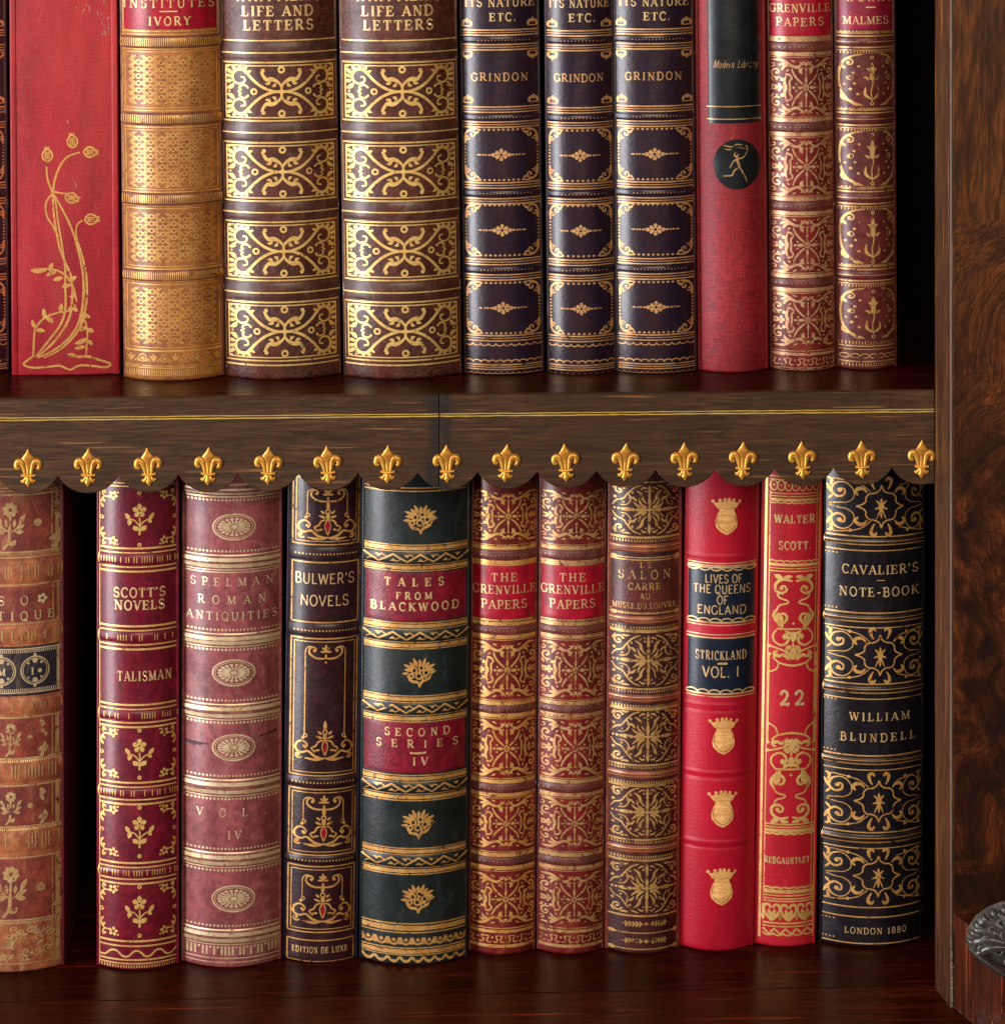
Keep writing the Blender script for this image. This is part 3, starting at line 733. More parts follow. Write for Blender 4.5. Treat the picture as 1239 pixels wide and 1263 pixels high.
# ------------------------------------------------------------------ book builder
edge_m = None
pages_m = plain('paper edges', (.55,.44,.30), .8)
class Book:
    def __init__(s, label, base, xl, xr, zshelf, lean=0.0, top=None, bulge=30, spine=None, cover=None, bands=(), ridges=(), group=None, depthpx=430, joint=3.0, tail=4.0, c=0.0):
        bulge *= .8; s.base = base; xc = (xl+xr)/2
        X, Y = on_plane(xc, base, zshelf)
        s.k = k = depth(X, Y)/F
        Ye = Y+bulge*k
        X0, X1 = X_at(xl, Ye), X_at(xr, Ye)
        X = (X0+X1)/2
        s.root = empty('book', (X, Y, zshelf), label, 'book', group)
        s.H = (base-top)*k
        s.root.rotation_euler = (0, math.atan2(lean, 590 if zshelf == Z_LOW else 460), 0)
        s.wb = (X1-X0)/2
        s.w = s.wb-joint*.5*k; s.b = bulge*k
        phi = 2*math.atan(s.b/s.w); s.R = s.w/sin(phi); s.phi = phi
        s.bands = bands = [(p, q, h*.62) for p, q, h in bands]; s.ridges = ridges; s.spine_m = spine; s.tail = tail
        s.halfpx = s.w/k; s.c = c; s.tab = []
        for i in range(121):
            x = s.w*(-1+2*i/120)
            Xw, Yw = X+x, Y+s.R-sqrt(max(0, s.R**2-x*x))
            s.tab.append((CX0+F*((Xw-CAM[0])*CT-(Yw-CAM[1])*ST)/depth(Xw, Yw)-xc, x))
        # boards and pages
        t = 8*k
        for sg in (-1, 1):
            m = Mesh()
            xa, xb = (s.wb-t, s.wb) if sg > 0 else (-s.wb, -s.wb+t)
            m.box(xa, xb, s.b-1.5*k, s.b+depthpx*k, .2*k, s.H, 1.6*k)
            m.build('cover_board', cover, s.root)
        m = Mesh(); m.box(-s.wb+t+.5*k, s.wb-t-.5*k, s.b+3*k, s.b+(depthpx-12)*k, 4*k, s.H-8*k)
        m.build('page_block', pages_m, s.root, smooth=False)
        # spine
        n = 44; rows = [0, .4, .9, 1.6, 2.6, 4]+[4+4*i for i in range(1, int(s.H/k/4)-1)]
        for y0, y1, h in ridges: rows += [base-(y0+(y1-y0)*j/8) for j in range(9)]
        rows = sorted(set(round(q, 2) for q in rows if 0 <= q < s.H/k-3))
        rows += [s.H/k-2.6, s.H/k-1.2, s.H/k-.4, s.H/k]
        m = Mesh()
        for q in rows:
            for i in range(n+1):
                a = -phi+2*phi*i/n
                m.v.append(s.surf_a(a, q*k, s.endh(q)+s.ridge_h(base-q)))
        for r in range(len(rows)-1):
            for i in range(n): m.f.append((r*(n+1)+i, r*(n+1)+i+1, (r+1)*(n+1)+i+1, (r+1)*(n+1)+i))
        m.f.append(tuple(range(n+1)))
        s.spine = m.build('spine', spine, s.root)
        for y0, y1, h in s.bands:
            m = Mesh(); J = 10
            for j in range(J+1):
                y = y0+(y1-y0)*j/J
                for i in range(n+1):
                    a = -phi+2*phi*i/n
                    m.v.append(s.surf_a(a, (base-y)*k, h*s.prof(j/J)-.15))
            for j in range(J):
                for i in range(n): m.f.append((j*(n+1)+i, j*(n+1)+i+1, (j+1)*(n+1)+i+1, (j+1)*(n+1)+i))
            m.build('raised_band', s.band_m if hasattr(s, 'band_m') else spine, s.spine)
    @staticmethod
    def prof(t): return max(0.0, sin(pi*min(1, max(0, t))))**.6
    def endh(s, q):
        T = s.tail
        d = min(q, s.H/s.k-q)
        if d >= T: return 0
        return -T*.75*(1-sqrt(max(0, 1-(1-d/T)**2)))
    def ridge_h(s, y):
        return sum(h*s.prof((y-y0)/(y1-y0)) for y0, y1, h in s.ridges if y0 < y < y1)
    def bump(s, y):
        return s.ridge_h(y)+max([h*s.prof((y-y0)/(y1-y0)) for y0, y1, h in s.bands if y0 < y < y1] or [0])
    def surf_a(s, a, z, h):
        r = s.R+h*s.k
        return (r*sin(a), s.R-r*cos(a), z)
    def art(s): return Art(s.halfpx-1.2)
    def across(s, xo):
        t = s.tab
        if xo <= t[0][0]: return t[0][1]
        if xo >= t[-1][0]: return t[-1][1]
        lo, hi = 0, 120
        while hi-lo > 1:
            m = (lo+hi)//2
            if t[m][0] <= xo: lo = m
            else: hi = m
        q = (xo-t[lo][0])/(t[hi][0]-t[lo][0])
        return t[lo][1]+(t[hi][1]-t[lo][1])*q
    def lay(s, name, a, mat, parent=None, lift=.22, c=None):
        c = (0 if name == 'lettering' else s.c) if c is None else c; hp = s.halfpx
        k = s.k; lim = s.w*.995; vs = []
        for x, y, h in a.v:
            u = max(-1, min(1, x/hp)); x = max(-lim, min(lim, s.across(x+c*(1-u*u))))
            y = min(y, s.base-.3)
            vs.append(s.surf_a(asin(max(-1, min(1, x/s.R))), (s.base-y)*k, lift+h+s.bump(y)+s.endh(s.base-y)))
        fs = []
        for f in a.f:                               # face the room
            A = sum(vs[f[i]][0]*vs[f[(i+1)%len(f)]][2]-vs[f[(i+1)%len(f)]][0]*vs[f[i]][2] for i in range(len(f)))
            fs.append(f if A > 0 else f[::-1])
        return link(name, vs, fs, mat, parent or s.spine, True, fix=False)
    def chips(s, side, y0, y1, n, mat):
        """rubbed and torn spots along the joint"""
        a = s.art()
        for i in range(n):
            y = random.uniform(y0, y1); l = random.choice((3, 5, 8, 14)); x = side*(s.halfpx-.8)
            a.path([(x+random.uniform(-.5,.5), y), (x+random.uniform(-.8,.8), y+l*.5), (x+random.uniform(-.5,.5), y+l)], [.3, random.uniform(.8, 2.4), .3], jit=.3)
        s.lay('worn_joint', a, mat, c=0, lift=.4)
    def patch(s, name, y0, y1, mat, x0=None, x1=None, lift=.35, parent=None, wav=0.0):
        """a leather label pasted on the spine"""
        x0 = -s.halfpx+2 if x0 is None else x0; x1 = s.halfpx-2 if x1 is None else x1
        nx, ny = 40, max(4, int((y1-y0)/3)); m = Mesh()
        for j in range(ny+1):
            y = y0+(y1-y0)*j/ny
            for i in range(nx+1):
                x = x0+(x1-x0)*i/nx
                e = 0 if 0 < i < nx and 0 < j < ny else -lift-.1
                m.v.append(s.surf_a(asin(max(-1, min(1, x*s.k/s.R))), (s.base-y)*s.k, lift+s.bump(y)+e))
        for j in range(ny):
            for i in range(nx): m.f.append((j*(nx+1)+i, j*(nx+1)+i+1, (j+1)*(nx+1)+i+1, (j+1)*(nx+1)+i))
        return m.build(name, mat, parent or s.root)

# ------------------------------------------------------------------ ornaments
def grenville_panel(a, cx, cy, hw, hh):
    a.wk = 1.06
    sx, sy = hw/40, hh/33
    a.at(cx, cy, sx, sy)
    a.ring(0, 0, 3.0, 1.6); a.disc(0, 0, 1.2)
    for mx, my in QUAD:
        a.at(cx, cy, sx*mx, sy*my)
        a.path([(3.5,-3.5), (9,-8), (14,-14), (17,-21)], [1.6,2.4,2.2,1.4])
        a.path([(24,-15), (19,-14), (17,-10), (19.5,-7), (19,0)], [2.4,2.2,2,2,2.2])
        a.path([(23.5,-13), (25,-6), (23.5,0)], [1.2,2.6,4])
        a.path([(2,-30), (7,-25), (13,-23), (20,-26), (28,-31), (38,-31)], [1,2.4,3.2,3.6,2.8,1.4])
        a.leaf(11,-24,7,-16,3.6,.2); a.leaf(19,-26,28,-19,3.6,-.2); a.leaf(24,-28,31,-25,2.6)
        a.spiral(33,-17,6.5,120,-1.1,1.9)
        a.disc(27.5,-9,2.0); a.disc(30.5,-3,1.6); a.leaf(30,0,39,-3,2.2); a.leaf(36,-7,39,-12,2.4)
        a.leaf(3,-26,8,-29,2.4); a.disc(12,-4,1.3); a.leaf(5,-15,3.5,-23,2.2,.2); a.leaf(23,-18,20,-21,2); a.spiral(37,-26,3.2,40,.9,1.3,eye=False); a.leaf(13,-29,18,-31,2); a.disc(33,-9,1.2); a.disc(8,-18,1.2); a.leaf(26,-4,23,-1,1.8)
    for s_ in (1,-1):
        a.at(cx, cy, sx, sy*s_); a.leaf(0,-4.5,0,-13,3.0); a.line(0,-12,0,-20,1.2); a.disc(0,-26.5,2.3); a.disc(0,-21,1.3)
        a.at(cx, cy, sx*s_, sy); a.leaf(4.5,0,13,0,4); a.disc(15,0,1.6); a.disc(28.5,0,2.0); a.ring(35.5,0,2.3,1.5)
def salon_panel(a, cx, cy, hw, hh):
    sx, sy = hw/42, hh/32
    a.at(cx, cy, sx, sy); a.disc(0,0,2.6)
    for mx, my in QUAD:
        a.at(cx, cy, sx*mx, sy*my)
        a.leaf(3,-3,13,-15,3.0,.18); a.leaf(4.5,-2.2,19,-9.5,3.0,.12); a.leaf(9,-12,16,-24,3.2,-.2); a.leaf(15,-10,25,-14,3.0,-.25); a.leaf(3.4,-7,8,-20,2.2,.15)
        a.path([(10,-30),(18,-27),(25,-20),(30,-13),(37,-10),(41,-4)], [1.2,1.9,1.9,1.9,1.8,1.1])
        a.path([(25,-20),(22,-13),(26,-6),(33,-5)], [1.8,1.8,1.6,1])
        a.spiral(34,-23,6.3,200,1.2,1.9); a.leaf(22,-30,31,-30,2.6,.1); a.disc(20,-21,1.4); a.disc(29.5,-26,1.3); a.leaf(3,-27,11,-24,2.4,-.2); a.disc(38.5,-14,1.8); a.leaf(37,-30,41,-24,2.2)
        a.disc(4.5,-23,1.2); a.disc(30,-8.5,1.2)
    for s_ in (1,-1):
        a.at(cx, cy, sx, sy*s_); a.leaf(0,-2,0,-17,4.4); a.disc(0,-17.5,1.9); a.leaf(0,-18,0,-30,4.2)
        a.at(cx, cy, sx*s_, sy); a.leaf(2,0,18,0,5.2); a.disc(19.5,0,2.1); a.leaf(20,0,33,0,5); a.disc(35,0,1.5); a.disc(39,0,1.4)
def ll_panel(a, cx, cy):
    a.wk = 1.2
    hw = a.W-2
    a.at(cx, cy)
    a.rect(-a.W, -36, a.W, 36, 1.5); a.rect(-a.W+4.2, -32, a.W-4.2, 32, 1.2)
    sx = hw/68
    for mx, my in QUAD:
        a.at(cx, cy, sx*mx, my)
        a.path([(0,0.5),(12,-1),(24,-6),(34,-14),(41,-22),(46,-27),(53,-27),(58,-21),(57,-13),(51,-9.5),(45,-12),(44.5,-17),(49,-18)], [2.2,2.6,2.9,2.9,2.7,2.7,3,3,2.6,2.2,2,1.7,1.6])
        for (x0,y0,x1,y1,wd,b) in ((45,-25,41,-31.5,3.6,.1),(42,-22,36,-26,3,.1),(50,-26,49,-32,3.4,0),(55,-25,58,-31.5,3.6,0),(58,-23,65,-28,3.8,.1),(59,-18,66,-20,3.6,0),(59,-13,66,-12,3.8,0),(57,-10,65,-3.5,4.2,.15),(62,-30,66,-32,2.6,0)):
            a.leaf(x0,y0,x1,y1,wd,b)
        a.path([(40,-4),(44,-8),(49,-7),(50.5,-3.5),(48,-2)], [1,1.8,2,1.8,1.4])
        a.disc(41,-5.5,1.5)
        # centre spray
        a.path([(0,-3),(1,-8),(6,-13),(12,-15.5),(18,-15),(22,-19),(24.5,-25)], [2.2,2.4,3.4,4.4,4,3,2.8])
        a.disc(22.5,-26,2.5); a.leaf(14,-14,20,-10,3.4,.3); a.leaf(8,-11,12,-7,3.2,.4)
    for s_ in (1,-1):
        a.at(cx, cy, sx, s_); a.ring(0,-27,3.4,2.2)
        a.at(cx, cy, sx*s_, 1); a.ring(33.5,0,3.2,1.9); a.disc(51,0,1.7); a.disc(62,0,1.2)
    a.at(cx, cy); a.disc(0,0,3.2)
def grindon_panel(a, cx, cy, hh, big=1.0):
    W = a.W-1.5; sc = min(1, W/45)
    n = round((W-18*sc)*2/6.2)
    for s_ in (-1,1):
        a.at(cx, cy)
        for i in range(n+1):
            a.disc(-(W-19*sc)+(W-19*sc)*2*i/n, s_*(hh-2), 1.75, 1.3, 7)
        m_ = round((hh-14)*2/4.4)
        for i in range(m_+1): a.disc(s_*(W-1.2), -(hh-15)+(hh-15)*2*i/m_, 1.15, n=7)
    for mx, my in QUAD:
        a.at(cx-mx*W, cy-my*hh, mx*sc, my)
        a.spiral(10,8,5.4,230,.95,1.8); a.spiral(4.5,11.5,3.6,20,.9,1.4)
        a.path([(1,18),(1.5,10),(5,4),(11,1.5),(20,1.5)], [1.2,2,2.4,2,1.0]); a.leaf(12,6,19,2.5,2.8,.2); a.leaf(3,13,2,19,2.2)
    a.at(cx, cy, sc*big, big)
    a.ring(0,0,2.6,1.5)
    for (x,y,r) in ((0,-5.4,2.3),(0,5.4,2.3),(5,-2.6,2.5),(-5,-2.6,2.5),(5,2.6,2.5),(-5,2.6,2.5),(9.6,0,2.5),(-9.6,0,2.5)): a.disc(x,y,r)
    for s_ in (-1,1):
        a.at(cx, cy, s_*sc*big, 1); a.leaf(11,0,17,0,2.4); a.disc(19,0,1.3); a.disc(22.2,0,1.2); a.leaf(24,0,30,0,1.8)
def lattice(a, cx, cy, hh):
    W = a.W
    a.at(cx, cy); a.rect(-W, -hh, W, hh, 1.4); a.rect(-W+3.4, -hh+3.4, W-3.4, hh-3.4, .9)
    gx, gy = 13.6, 8.6; nx = int((W-8)/gx)+1
    rows = int((2*hh-11)/gy); y0 = -(rows-1)*gy/2
    for i in range(-nx, nx+1):
        x = i*gx
        if abs(x)+3.5 > W-4: continue
        odd = i % 2
        for j in range(rows-(1 if odd else 0)):
            a.ring(x, y0+j*gy+(gy/2 if odd else 0), 2.7, 1.35)
    for i in range(-nx, nx):                       # wavy strands between the columns of rings
        xm = (i+.5)*gx
        if abs(xm)+4 > W-4: continue
        s0 = 1 if i % 2 else -1
        for q in (-1, 1):
            a.path([(xm+q*1.5+(2.6*s0 if (t % 2) else -2.6*s0), y0-gy/2+t*gy/2) for t in range(2*rows+1)], 1.15, smooth=False)
def malmes_panel(a, cx, cy, hh):
    sy = hh/35; sx = a.W/33
    a.at(cx, cy, sx, sy)
    for (x0,y0,x1,y1,w_,b) in ((0,-6,0,-22,5.5,0),(-2,-4,-6,-15,3.6,.25),(2,-4,6,-15,3.6,-.25),(0,24,-7,8,3.4,-.25),(0,24,7,8,3.4,.25),(-4,0,-9,-4,3,.2),(4,0,9,-4,3,-.2)): a.leaf(x0,y0,x1,y1,w_,b)
    a.path([(0,26),(-1,14),(1,4),(0,-5)], 1.6); a.disc(0,-3,3.2); a.ring(0,29,1.8,1.3); a.ring(0,-28,1.6,1.3)
    for s_ in (1,-1):
        a.at(cx, cy, s_*sx, sy)
        a.path([(10,-32),(20,-30),(28,-23),(31,-12),(31,4),(28,18),(20,28),(10,31)], [1,2.2,2.4,1.8,1.8,2.2,2.4,1])
        a.spiral(23,-22,5,300,-1,1.7); a.leaf(12,30,22,24,4,.2); a.leaf(24,25,30,16,3.4,.2); a.leaf(26,-14,31,-20,3,0)
        for (x,y,r) in ((19,-9,1.6),(24,-3,1.7),(18,4,1.5),(22,11,1.8),(14,-17,1.4),(15,17,1.5),(27,5,1.2)): a.disc(x,y,r)
        a.ring(22,-3,2.6,1.0)
def scott_flower(a, cx, cy, s=1.0):
    a.at(cx, cy, s, s)
    for i in range(5):
        q = radians(-90+72*i); a.leaf(3*cos(q), -10+3*sin(q), 9*cos(q), -10+9*sin(q), 5.4)
    a.ring(0,-10,2.6,2.2)
    a.path([(0,-2),(.5,6),(0,20)], [1.4,1.7,2.2])
    a.path([(0,9),(-6,2),(-13,0)], 1.4); a.path([(0,9),(6,3),(13,0)], 1.4)
    a.leaf(-12,1,-17,-7,4.6); a.leaf(-11,0,-13,8,5); a.leaf(12,1,18,-7,4.6); a.leaf(11,1,15,5,4)
    a.leaf(-1,14,-8,9,5); a.leaf(1,14,9,9,5); a.disc(-6,12,2.2); a.disc(6.5,12,2.2)
def scott_panel(a, cx, cy, hh):
    a.wk = 1.15
    scott_flower(a, cx, cy)
    a.at(cx, cy); a.ring(0,-hh+3,1.8,1.4); a.ring(0,hh-3,1.8,1.4)
    W = a.W
    for mx, my in QUAD:
        a.at(cx-mx*W, cy-my*hh, mx, my)
        for i in range(5):
            q = radians(72*i+10); a.leaf(16+1.5*cos(q), 7+1.5*sin(q), 16+5.8*cos(q), 7+5.8*sin(q), 3.2)
        a.path([(13,8),(7,9),(4,5),(5,1)], [1.2,1.5,1.5,1]); a.path([(6,9),(2.5,14),(2.5,19)], [1.4,1.8,1])
        a.leaf(4,1,8,5,2.6); a.leaf(3,12,7,16,3); a.leaf(2,18,5,23,2.6); a.disc(21.5,3,1.3)
    a.at(cx, cy); a.ring(-W+3,0,1.8,1.2); a.ring(W-3,0,1.8,1.2)
def medallion(a, cx, cy):
    a.at(cx, cy); a.ring(0,0,26,2.0,ry=15.8)
    a.ring(0,0,23,.8,ry=13.4)
    for i in range(18):
        q = 2*pi*i/18
        a.leaf(17.5*cos(q), 9.6*sin(q), 5*cos(q), 2.8*sin(q), 2.4); a.disc(18*cos(q), 9.9*sin(q), 2.5, 1.7, 7)
    a.disc(0,0,4.4,2.6)
def bulwer_top(a, cx, cy):
    for s_ in (1,-1):
        a.at(cx, cy, s_, 1)
        a.path([(0,9),(6,9.5),(14,8),(20,3),(19,-3),(14,-4),(12,-1),(14,1.5)], [1,2,2.2,2.2,2.2,2,1.8,1.4]); a.disc(14,0,1.9)
        a.path([(14,-4),(20,-5),(24,-1),(24.5,6)], [1.6,1.5,1.3,1.2])
        a.leaf(0,-1,5,-4,2.6); a.leaf(0,1,7,1,2.6)
    a.at(cx, cy); a.leaf(0,2,0,-8,4); a.disc(0,14,1.4); a.leaf(0,4,0,9,2.6)
def bulwer_base(a, cx, cy, tall=1.0):
    a.wk = 1.05
    for s_ in (1,-1):
        a.at(cx, cy, s_, 1)
        a.path([(3,20),(12,18),(20,12),(27,14),(33,12),(34,5),(29,0),(24,1),(21,5),(24,9)], [1,2.8,2.8,2.2,2.2,2.2,2.2,2,1.8,1.4]); a.disc(24.5,6,1.9)
        a.path([(0,20),(10,22),(24,20.5)], [1.6,3.4,1]); a.spiral(31,17.5,4.2,150,-1.1,1.8)
        a.path([(2,-2),(8,0),(11,5),(16,8),(12,13)], [1,2,2,2,1.2]); a.leaf(4,-9,9,-13,2.6); a.leaf(3,-4,11,-7,2.8); a.leaf(6,10,13,11,2.4)
        a.disc(26,-4,1.8); a.ring(23.5,-7,2.0,1.2); a.leaf(34,11,38,6,2.2)
    a.at(cx, cy); a.leaf(0,-14,0,-26,4.6); a.ring(0,-12,2.6,1.6); a.leaf(0,-10,0,-2,5)
    a.path([(0,-3),(-3.6,6),(0,17)], 1.3); a.path([(0,-3),(3.6,6),(0,17)], 1.3)
def blackwood_flower(a, cx, cy):
    a.wk = 1.15
    a.at(cx, cy)
    for i in range(9):
        q = radians(-172+20.5*i); r0, r1 = 10, 20 if i % 2 else 17
        a.leaf(r0*.8*cos(q), -1+r0*.6*sin(q), r1*cos(q)*1.1, -1+r1*.86*sin(q), 3.6)
    for (x,y,r) in ((-7,-2,3.6),(2,-5,3.2),(8,1,3.4),(-1,5,3.6),(-10,5,2.6),(6,8,2.6)):
        a.ring(x,y,r,1.9)
    a.path([(-15,4),(-10,11),(-2,13),(0,19)], [1,3,3,1]); a.path([(15,3),(10,9),(3,12),(0,19)], [1,2.6,3,1])
    a.leaf(-12,2,-21,2,3); a.leaf(12,2,21,-1,3); a.disc(12,8,1.6); a.disc(0,0,1.6)
def crest(a, cx, cy, s=1.0):
    a.at(cx, cy, s, s)
    a.poly([(-9,-8),(-12,-2),(-14,6),(-12.5,13),(-7,18.5),(0,22),(7,18.5),(12.5,13),(14,6),(12,-2),(9,-8),(10,-13),(0,-14),(-10,-13)])
    a.poly([(-11.5,-11),(-17,-19),(-12.5,-17.5),(-8.5,-19.5),(-5.5,-17),(-2.4,-21),(0,-18.5),(2.4,-21),(5.5,-17),(8.5,-19.5),(12.5,-17.5),(17,-19),(11.5,-11)])
    for x, y in ((-16.5,-19.5),(-8.5,-21),(-2.5,-22),(2.5,-22),(8.5,-21),(16.5,-19.5)): a.disc(x,y,2)
def crest_relief(a, cx, cy):
    a.at(cx, cy)
    a.path([(-10.5,-2),(-11.5,7),(-7,14.5),(0,18.5),(7,14.5),(11.5,7),(10.5,-2)], .8); a.line(-8,-11,8,-11,.6)
def ws_scroll(a, cx, cy, my):
    a.wk = 1.4
    """tall scroll panel of the red novel; my flips it"""
    for s_ in (1,-1):
        a.at(cx, cy, s_, my)
        a.path([(2,-50),(14,-52),(22,-46),(22,-38),(15,-35),(9,-39),(12,-44),(17,-42)], [1.4,2.4,2.6,2.6,2.4,2.2,2,1.4]); a.disc(15.5,-41,2.6)
        a.leaf(14,-53,24,-57,4.6); a.leaf(2,-56,13,-55,3.2)
        a.path([(20,-34),(17,-29),(8,-26),(7,-23),(17,-20),(20,-15)], [1.6,1.4,1.4,1.4,1.4,1.6])
        a.path([(20,-15),(24,-8),(20,0),(12,1),(8,-5),(12,-10),(17,-8)], [1.8,2.6,2.8,2.8,2.4,2.2,1.6]); a.leaf(13,-1,18,-11,6.4,.2)
        a.leaf(20,0,13,8,5,.1); a.line(18,9,0,9,1.6)
        a.path([(18,8),(24,16),(23,24),(15,29),(8,26),(6,20),(10,16),(13,19)], [1.4,1.6,1.6,1.8,2.2,2.4,2.2,1.6]); a.disc(10.5,19.5,2.4)
        a.leaf(2,14,10,10,3.4,.2); a.leaf(2,30,8,38,4.4,-.2)
        a.path([(0,46),(9,37),(20,33),(31,30)], [2.6,2,1.6,1.4]); a.path([(4,46),(12,41),(18,43),(22,40)], [3.4,3,2.4,1.4]); a.spiral(20,41,4.4,250,1,1.8)
        a.disc(29,31,2.3); a.disc(28,41,1.8)
        a.path([(24,44),(18,50),(8,53),(0,54)], [1.4,1.6,1.8,1.8])
    a.at(cx, cy, 1, my); a.leaf(0,12,0,25,6.4); a.leaf(0,32,0,46,6.8); a.line(0,26,0,33,1.6); a.disc(0,2,1.6)
def cav_panel(a, cx, cy, hh, orn):
    sy = hh/36; s0 = a.W/58
    for s_ in (1,-1):
        for my in (1,-1):
            a.at(cx+orn, cy, s_, sy*my)
            a.path([(0,-25),(2.5,-19),(8,-15.8),(14,-15),(18,-11),(18.6,-5.6),(23,-2),(29,0)], 1.7)
            a.path([(8,-20),(11,-25),(12,-31),(8,-33.5),(5.5,-30)], [1,3,4.4,3.6,2])
            a.path([(17,-16),(21,-20.5),(27,-20.5),(30,-16.5),(27,-13)], [1,3,4.4,3.6,2])
        a.at(cx+orn, cy, s_, sy); a.leaf(1,-2,6.5,-7.5,2.4); a.leaf(1,3,6,15,1.6); a.leaf(2,1,8,3,2)
    a.at(cx+orn, cy, 1, sy); a.disc(0,0,3.6,5); a.leaf(0,2,0,14,3.4); a.leaf(0,-3,0,-10,3.2)
    for side in (-1, 1):
        base = -a.W if side < 0 else a.W
        wid = (orn+a.W-29) if side < 0 else (a.W-orn-29)
        q = max(.42, min(1, wid/30))
        for my in (1,-1):
            a.at(cx+base, cy, -side*q, sy*my)
            a.path([(4,-1),(14,-3),(22,-4),(29,-10),(28,-20),(20,-27),(10,-25),(6,-16),(12,-10),(19,-13),(19,-19),(14,-19)], [.9,1,1,1.1,1.1,1.2,1.4,2,2.6,2.6,2.2,1.8])
            a.disc(14.5,-17.5,2.6); a.leaf(6,-14,1.5,-24,3.4); a.leaf(5,-22,4,-32,3.2,.2); a.leaf(3,-6,8,-12,2.6); a.leaf(2,-31,9,-29,2.4)
            a.path([(8,-31),(24,-29),(38,-25),(48,-17)] if side < 0 else [(6,-31),(20,-28),(38,-24)], [1,1.3,1.2,.9]); a.disc(26,-28.5,2)
def tan_panel(a, cx, cy, hh):
    a.wk = 1.25
    s = hh/30
    a.at(cx, cy, s, s)
    for i in range(8):
        q = radians(45*i+12); a.leaf(2*cos(q), -15+2*sin(q), 8.6*cos(q), -15+8.6*sin(q), 5)
    a.path([(0,-8),(-1,8),(-2,20),(-8,28)], [2,2.2,3,2]); a.leaf(-2,22,6,18,5,.2)
    for m_ in (1,-1):
        a.at(cx, cy, s*m_, s)
        a.path([(0,10),(7,5),(13,-4)], 1.5); a.leaf(10,0,16,-10,4); a.leaf(7,5,16,1,4); a.leaf(5,8,15,10,4.4); a.leaf(4,4,5,-5,3)
        a.disc(30,0,4.4)
    a.at(cx, cy, s, s)
    for sg in (1,-1):
        for (x0,y0,x1,y1,w_) in ((46,-26,54,-18,6),(44,-16,52,-22,5),(50,-6,44,-14,5),(48,26,52,8,7),(42,20,50,14,5),(55,0,50,-8,4),(44,28,52,24,4)): a.leaf(x0*sg,y0,x1*sg,y1,w_,.15*sg)

# ------------------------------------------------------------------ gilt inks
g_bright = gilt('gold leaf bright', (.88,.59,.20), .13, .5)
g_warm = gilt('gold leaf warm', (.76,.43,.13), .22)
g_old = gilt('gold leaf old', (.66,.40,.14), .30)
g_pale = gilt('gold leaf pale', (.76,.60,.36), .10)
g_dull = gilt('gold leaf dull', (.58,.36,.15), .34)
g_fade = gilt('gold leaf faded', (.64,.43,.20), .30)
g_text = gilt('gold lettering', (.84,.60,.29), .12)
g_cop = gilt('gold leaf copper', (.70,.40,.17), .16)
g_solid = gilt('gold solid', (.80,.46,.16), 0.0, .5, .1, .5)

def dbl(a, y, w1=1.7, w2=1.1, gap=5): a.rule(y, w1); a.rule(y+gap, w2)

m_chip = plain('bare hide', (.50,.38,.30), .8)
# ================================================================== UPPER ROW
ZU = Z_UP
def grindon(label, base, xl, xr, lean, dy=0, group='matching dark blue gilt volumes', title=True):
    b = Book(label, base, xl, xr, ZU, lean, -120, 22, L_navy, L_navy_c, group=group,
             bands=[(y+dy, y+dy+9, 2.2) for y in (44, 140.5, 234.5, 328.5)])
    a = b.art(); W = a.W
    for y0, y1 in ((37,54), (132,149.5), (225.5,244), (320,338)):
        for i, wd in enumerate((1.7,.9,1.4)): a.rule(y0+dy+i*3.2, wd)
        for i, wd in enumerate((1.4,.9,1.7)): a.rule(y1+1+dy+i*3.2, wd)
        m_ = (y0+y1)/2+4.0+dy
        a.dots(m_, .75, 4.2, -W*.55, W*.75, .3)
    for py, s_ in ((29,1),(67,-1),(124,1)):
        for m_ in (1,-1):
            a.at(m_*(W-7), py+dy, m_, s_); a.path([(-5,3),(-5,-1),(-2,-3.5),(0,-1)], [2.2,3.4,3,1.4]); a.path([(5,3),(5,-1),(2,-3.5),(0,-1)], [2.2,3.4,3,1.4]); a.leaf(0,-2,0,-7,3.2); a.line(-5,3,5,3,1.2)
    for y in (191,284,380): grindon_panel(a, 0, y+dy, 33)
    for i, wd in enumerate((1.6,.9,1.4)): a.rule(414+dy+i*3.2, wd)
    a.scallops(423.5+dy, 3, 9, 1.4); a.scallops(447+dy, -3, 9, 1.4)
    for i, wd in enumerate((1.5,.9,1.3)): a.rule(450+dy+i*2.8, wd)
    a.scallops(459+dy, 2, 7, 1)
    b.lay('gilt_tooling', a, g_cop)
    if title:
        a = b.art(); W = a.W
        text(a, 'ITS NATURE', 0, 3+dy, 10.5, min(86, W*1.84), weight=.95, wobble=.3)
        text(a, 'ETC.', 4, 21+dy, 10, 33)
        b.lay('lettering', a, g_text); a = b.art()
        text(a, 'GRINDON', -1, 95+dy, 9.6, min(70, W*1.52), wobble=.4, weight=.9)
        b.lay('lettering', a, g_cop)
    return b
L_navy = leather('navy calf', srgb(22,17,38), srgb(50,20,24), .30, srgb(66,42,46), .3, grain=900, gs=.15, spec=.6, streak=True, coat=.25)
L_navy_c = leather('navy boards', srgb(28,22,30), srgb(50,30,32), .5, srgb(110,80,88), .6)

